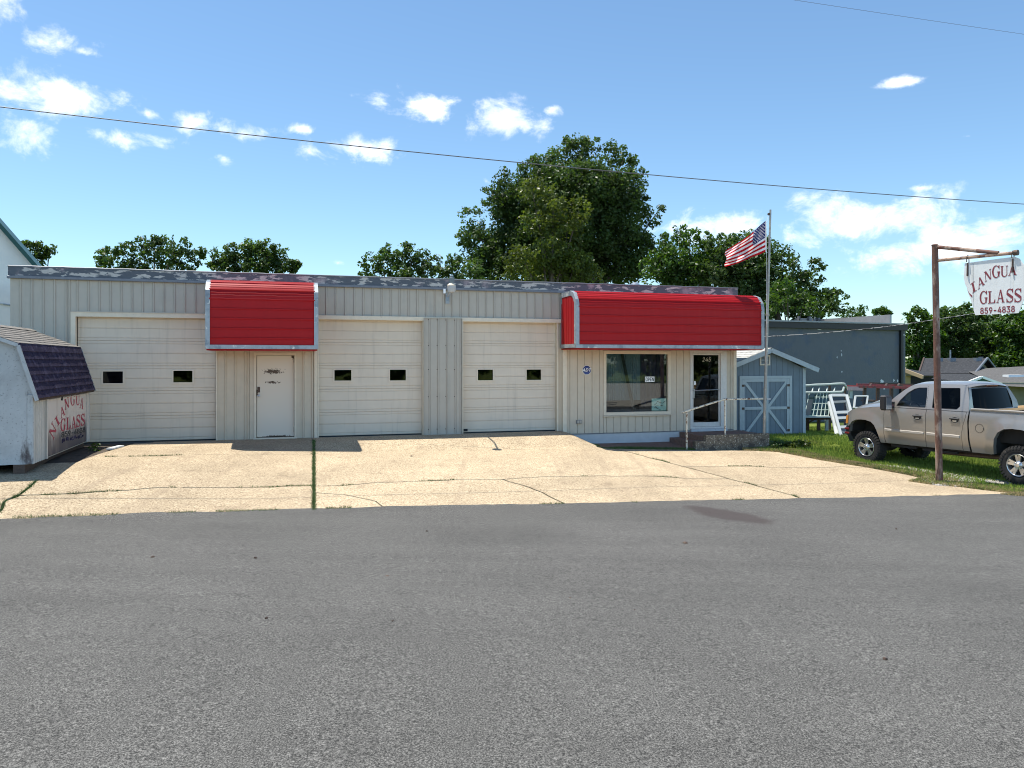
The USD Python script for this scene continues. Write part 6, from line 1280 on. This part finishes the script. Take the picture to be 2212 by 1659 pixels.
tree('dark full tree behind the flagpole and the blue-grey building', [(1640, 560, 46), (1700, 580, 38), (1690, 540, 18), (1600, 590, 46), (1600, 525, 30), (1570, 540, 20), (1750, 602, 28), (1765, 572, 15), (1720, 632, 46), (1780, 652, 38), (1803, 640, 20), (1660, 640, 55), (1812, 668, 16), (1640, 510, 14), (1735, 670, 40), (1548, 525, 24), (1578, 535, 26), (1612, 548, 30), (1662, 545, 30), (1560, 580, 44), (1620, 620, 44)], 41, L_DARK, .16, .95, 1690, 4)
tree('light green lower tree below the flag, right of the red awning', [(1690, 640, 34), (1735, 655, 30), (1660, 665, 26), (1770, 668, 24), (1700, 610, 18)], 38.5, L_MID, .15, .8, 1700, 5)
tree('tiny far tree over the roof of the blue-grey building', [(1840, 676, 14), (1862, 671, 10), (1850, 685, 16), (1826, 684, 12)], 60, L_MID, .2, .9, 1845, 6)
tree('small tree peeping over the roof beside the white gable', [(70, 548, 20), (55, 532, 11), (90, 548, 14), (108, 541, 8), (78, 566, 22), (82, 530, 8)], 38, L_DARK, .16, .9, 75, 7)
tree('bushy tree over the left end of the garage roof, left of the red awning', [(232, 548, 18), (262, 536, 16), (310, 530, 20), (352, 526, 20), (395, 536, 20), (428, 552, 16), (300, 560, 28), (360, 560, 28), (410, 572, 18), (250, 568, 22), (335, 520, 10), (222, 565, 10), (438, 545, 7), (240, 585, 26), (290, 585, 28), (340, 582, 30), (395, 585, 26), (285, 545, 16), (335, 545, 20), (375, 548, 20)], 40, L_DARK, .15, .9, 330, 8)
tree('rounded tree over the garage roof above the left awning', [(472, 552, 18), (500, 542, 18), (540, 537, 20), (580, 540, 20), (610, 556, 18), (500, 570, 28), (560, 570, 32), (612, 576, 18), (634, 580, 9), (464, 570, 12), (640, 570, 6), (490, 585, 26), (540, 585, 32), (590, 588, 28), (525, 555, 22), (560, 548, 22), (595, 560, 20)], 42, L_DARK, .14, 1.05, 550, 9)
tree('medium tree over the garage roof left of the tall dark tree', [(802, 570, 20), (842, 550, 20), (870, 540, 16), (890, 550, 18), (920, 562, 20), (788, 590, 18), (860, 585, 32), (920, 585, 24), (880, 532, 8), (820, 595, 28), (890, 595, 30), (820, 560, 16), (855, 560, 20), (900, 570, 22)], 40, L_DARK, .15, .9, 860, 10)
tree('short tree over the garage roof at the foot of the tall dark tree', [(965, 572, 20), (985, 562, 12), (1000, 585, 22), (945, 590, 18), (1030, 592, 18), (975, 595, 22), (1010, 600, 22)], 40, L_DARK, .15, .9, 980, 12)
tree('leafy tree right of the blue-grey building, left of the sign post', [(1985, 690, 22), (1970, 740, 30), (1960, 685, 10), (2000, 765, 30), (1965, 790, 24), (2015, 720, 26), (1990, 800, 26), (1978, 670, 9)], 64, L_MID, .24, 1.0, 1980, 13)
tree('dark tree between the sign post and the hanging sign', [(2050, 702, 32), (2082, 682, 24), (2060, 745, 42), (2090, 660, 10), (2045, 680, 18), (2100, 720, 30), (2040, 790, 30)], 66, L_DARK, .24, 1.0, 2060, 14)
tree('dark tree under the hanging sign behind the charcoal roof', [(2120, 722, 40), (2130, 762, 34), (2160, 745, 34), (2110, 690, 22), (2150, 700, 26), (2100, 770, 26), (2145, 790, 24)], 68, L_DARK, .25, 1.0, 2130, 15)
tree('bright green tree at the far right behind the grey-roofed house', [(2180, 722, 36), (2202, 690, 28), (2192, 770, 38), (2170, 800, 28), (2218, 755, 40), (2225, 715, 40), (2240, 790, 36)], 63, L_MID, .24, 1.0, 2190, 16)
tree('small round shrub tree poking over the parapet of the blue-grey building', [(1852, 683, 5), (1905, 672, 9), (1895, 674, 7), (1915, 676, 7)], 52, L_MID, .17, 1.2, 1905, 17)

# ---------------------------------------------------------------- grass, weeds, gravel
import shapely
def blades(pts, hgt, rng, lean_=.35, wid=.012):
    n = len(pts); s, q = pts[:, 0], pts[:, 1]; xy_ = sq(s, q).reshape(-1, 2); z = H(s, q) - .03
    h = hgt * rng.uniform(.5, 1.3, n); a = rng.uniform(0, 2 * np.pi, n); w = wid * rng.uniform(.6, 1.4, n)
    base = np.column_stack([xy_, z]); u = np.column_stack([np.cos(a), np.sin(a), 0 * a]) * w[:, None]; b = rng.uniform(0, 2 * np.pi, n)
    tip = base + np.column_stack([np.cos(b) * lean_ * h, np.sin(b) * lean_ * h, h + .03])
    return np.stack([base - u, base + u, tip], 1).reshape(-1, 3), np.arange(3 * n).reshape(-1, 3)
lawn = Polygon([(7.0, -3.5), (16, -3.5), (18, 7.7), (rp[-1][0], rp[-1][1])] + rp[::-1][1:] + [(6.9, 1.0)]).buffer(0).difference(drive.buffer(.02)).difference(sbox(6.9, BQ - 3, 9.0, BQ + .02).buffer(0))
def sample(poly, n, rng):
    x0, y0_, x1, y1_ = poly.bounds; out = []
    while sum(len(o) for o in out) < n:
        p = rng.uniform((x0, y0_), (x1, y1_), (n, 2)); out.append(p[shapely.contains_xy(poly, p[:, 0], p[:, 1])])
    return np.vstack(out)[:n]
g_rng = np.random.default_rng(5)
lp_ = sample(lawn, 150000, g_rng)
dnz = meshkit.fbm(np.column_stack([lp_ * 1.3, np.zeros(len(lp_))]), 3, 2)
dd_ = np.array(shapely.distance(drive, shapely.points(lp_)))
lp_ = lp_[(dnz + np.clip(dd_, 0, .8) * .25 > .46)]
solo('lawn_grass', blades(lp_, .065, g_rng), M_BLADE, 'short green grass of the yard under and around the truck', 'grass', kind='stuff')
edge_band = drive.buffer(.75).difference(drive.buffer(.0)).intersection(lawn.buffer(.4))
M_DRY = mat('dry_grass', (.38, .29, .13), .8, var=(2, .3), var2=[(3, (.12, .14, .035), .5, .62)])
solo('dry_grass_edge', blades(sample(edge_band, 60000, g_rng), .04, g_rng, .6), M_DRY, 'dry yellow grass along the edge of the concrete apron', 'grass', kind='stuff')
wpts = []
for j, (L, wgt, spread) in enumerate(zip(lines, (1.0, .35, .42, .40, .45, .30, .42, .5, .18, 0), (.022, .03, .03, .025, .025, .02, .02, .03, .015, 0))):
    if wgt == 0: continue
    n = int(L.length * 300 * (2.0 if j == 0 else 1)); t = g_rng.uniform(0, L.length, n); nz = meshkit.fbm(np.column_stack([t * 1.6, np.full(n, j * 9.1), 0 * t]), 3, 4)
    t = t[(nz > (.70 - wgt * .24)) if j else (t > .65)]; P_ = np.array([L.interpolate(x).coords[0] for x in t]).reshape(-1, 2); wpts.append(P_ + g_rng.normal(size=P_.shape) * spread * .6)
t = g_rng.uniform(-10.5, 8.0, 9000); nz = meshkit.fbm(np.column_stack([t * 1.4, 0 * t, 0 * t + 3]), 4, 8); t = t[nz > .62]; wpts.append(np.column_stack([t, edge(t) + g_rng.normal(size=len(t)) * .035]))
gsw = [ground(u, v) for u, v in ((1290, 965.5), (1340, 968.5), (1500, 971), (1500, 968.5), (1340, 965.5))]; wpts.append(sample(Polygon(gsw).buffer(.03), 2600, g_rng))
M_WEED = mat('joint_weed', (.07, .12, .025), .7, var=(3, .4))
solo('joint_weeds', blades(np.vstack(wpts), .034, g_rng, 1.0, .007), M_WEED, 'weeds growing in the joints and edges of the concrete', 'weeds', kind='stuff')
def stones(pts, rng, r0, r1):
    ico = trimesh.creation.icosphere(0); V, Fc = [], []
    for i, (s, q) in enumerate(pts):
        r = rng.uniform(r0, r1); v = ico.vertices * (r * rng.uniform(.6, 1.2, 3)) + rng.normal(size=ico.vertices.shape) * r * .12; p = sq(s, q); V.append(v + [p[0], p[1], float(H(s, q)) + r * .05]); Fc.append(ico.faces + i * len(v))
    return np.vstack(V), np.vstack(Fc)
gpoly = Polygon(px((1985, 1036), (2000, 1028), (2060, 1030), (2110, 1040), (2095, 1053), (2020, 1049))); M_STONE = mat('pale_stone', (.36, .335, .29), .85, var=(12, .35))
gp2 = Polygon(px((1862, 1002), (1950, 1013), (2010, 1024), (2100, 1036), (2212, 1052), (2212, 1044), (2100, 1030), (2010, 1018), (1950, 1008)))
solo('gravel', stones(np.vstack([sample(gpoly, 1500, g_rng), sample(gp2, 1500, g_rng)]), g_rng, .012, .034), M_STONE, 'scattered pale gravel round the foot of the sign post', 'gravel', kind='stuff')
def bush(label, u0, u1, v, hgt, lm, seed, n=900):
    rng = np.random.default_rng(seed); k = 14; C = []
    for _ in range(k):
        s, q = ground(rng.uniform(u0, u1), v + rng.uniform(-4, 4)); p = sq(s, q); C.append([p[0], p[1], float(H(s, q)) + rng.uniform(.05, hgt)])
    T = thing('weed_bush', label, 'weeds'); part(T, 'foliage', leaves(np.array(C), np.full(k, .13), n, .06, rng), lm)
bush('low weeds made dark to stand in for the shadow at the right end of the concrete steps', 1667, 1690, 968, .10, L_DARK, 3, 500)  # dark leaves stand in for the shadow beside the steps
bush('yellow-green low weeds in front of the blue garden shed', 1692, 1745, 966, .10, L_YEL, 4, 1100)
bush('tiny weed by the corner of the barn shed', 200, 206, 972, .05, L_MID, 6, 60)
db = np.random.default_rng(31); dpts = [ground(u, v) for u, v in ((922, 1149), (818, 1229), (838, 1246), (1371, 1320), (552, 1207), (330, 1205), (1936, 1144), (848, 1344), (1232, 1294), (1912, 1427), (575, 1338), (889, 986), (1480, 1175))]
solo('road_debris', stones(dpts, db, .014, .032), M_RUST, 'few small dark bits lying on the road', 'debris', kind='stuff')
# the wood across the street, seen in the windows
rng_ = np.random.default_rng(77); tc_ = np.array([[*sq(s, q), z] for s, q, z in zip(rng_.uniform(-90, 90, 900), rng_.uniform(80, 90, 900), rng_.uniform(0, 6.5, 900))])
solo('far_wood', leaves(tc_, np.full(900, 1.3), 26000, .8, rng_), L_DARK, 'dark wood across the road, seen as reflections in the windows', 'wood', kind='stuff')
# bits lying beside the barn shed
DB = thing('scrap_board', 'pale scrap board lying on the dirt beside the barn shed', 'board'); s0, q0_ = ground(236, 972); s1, q1_ = ground(262, 965)
part(DB, 'board', MB().beam([*sq(s0, q0_), float(H(s0, q0_)) + .02], [*sq(s1, q1_), float(H(s1, q1_)) + .02], .12, .03), M_VINYL)
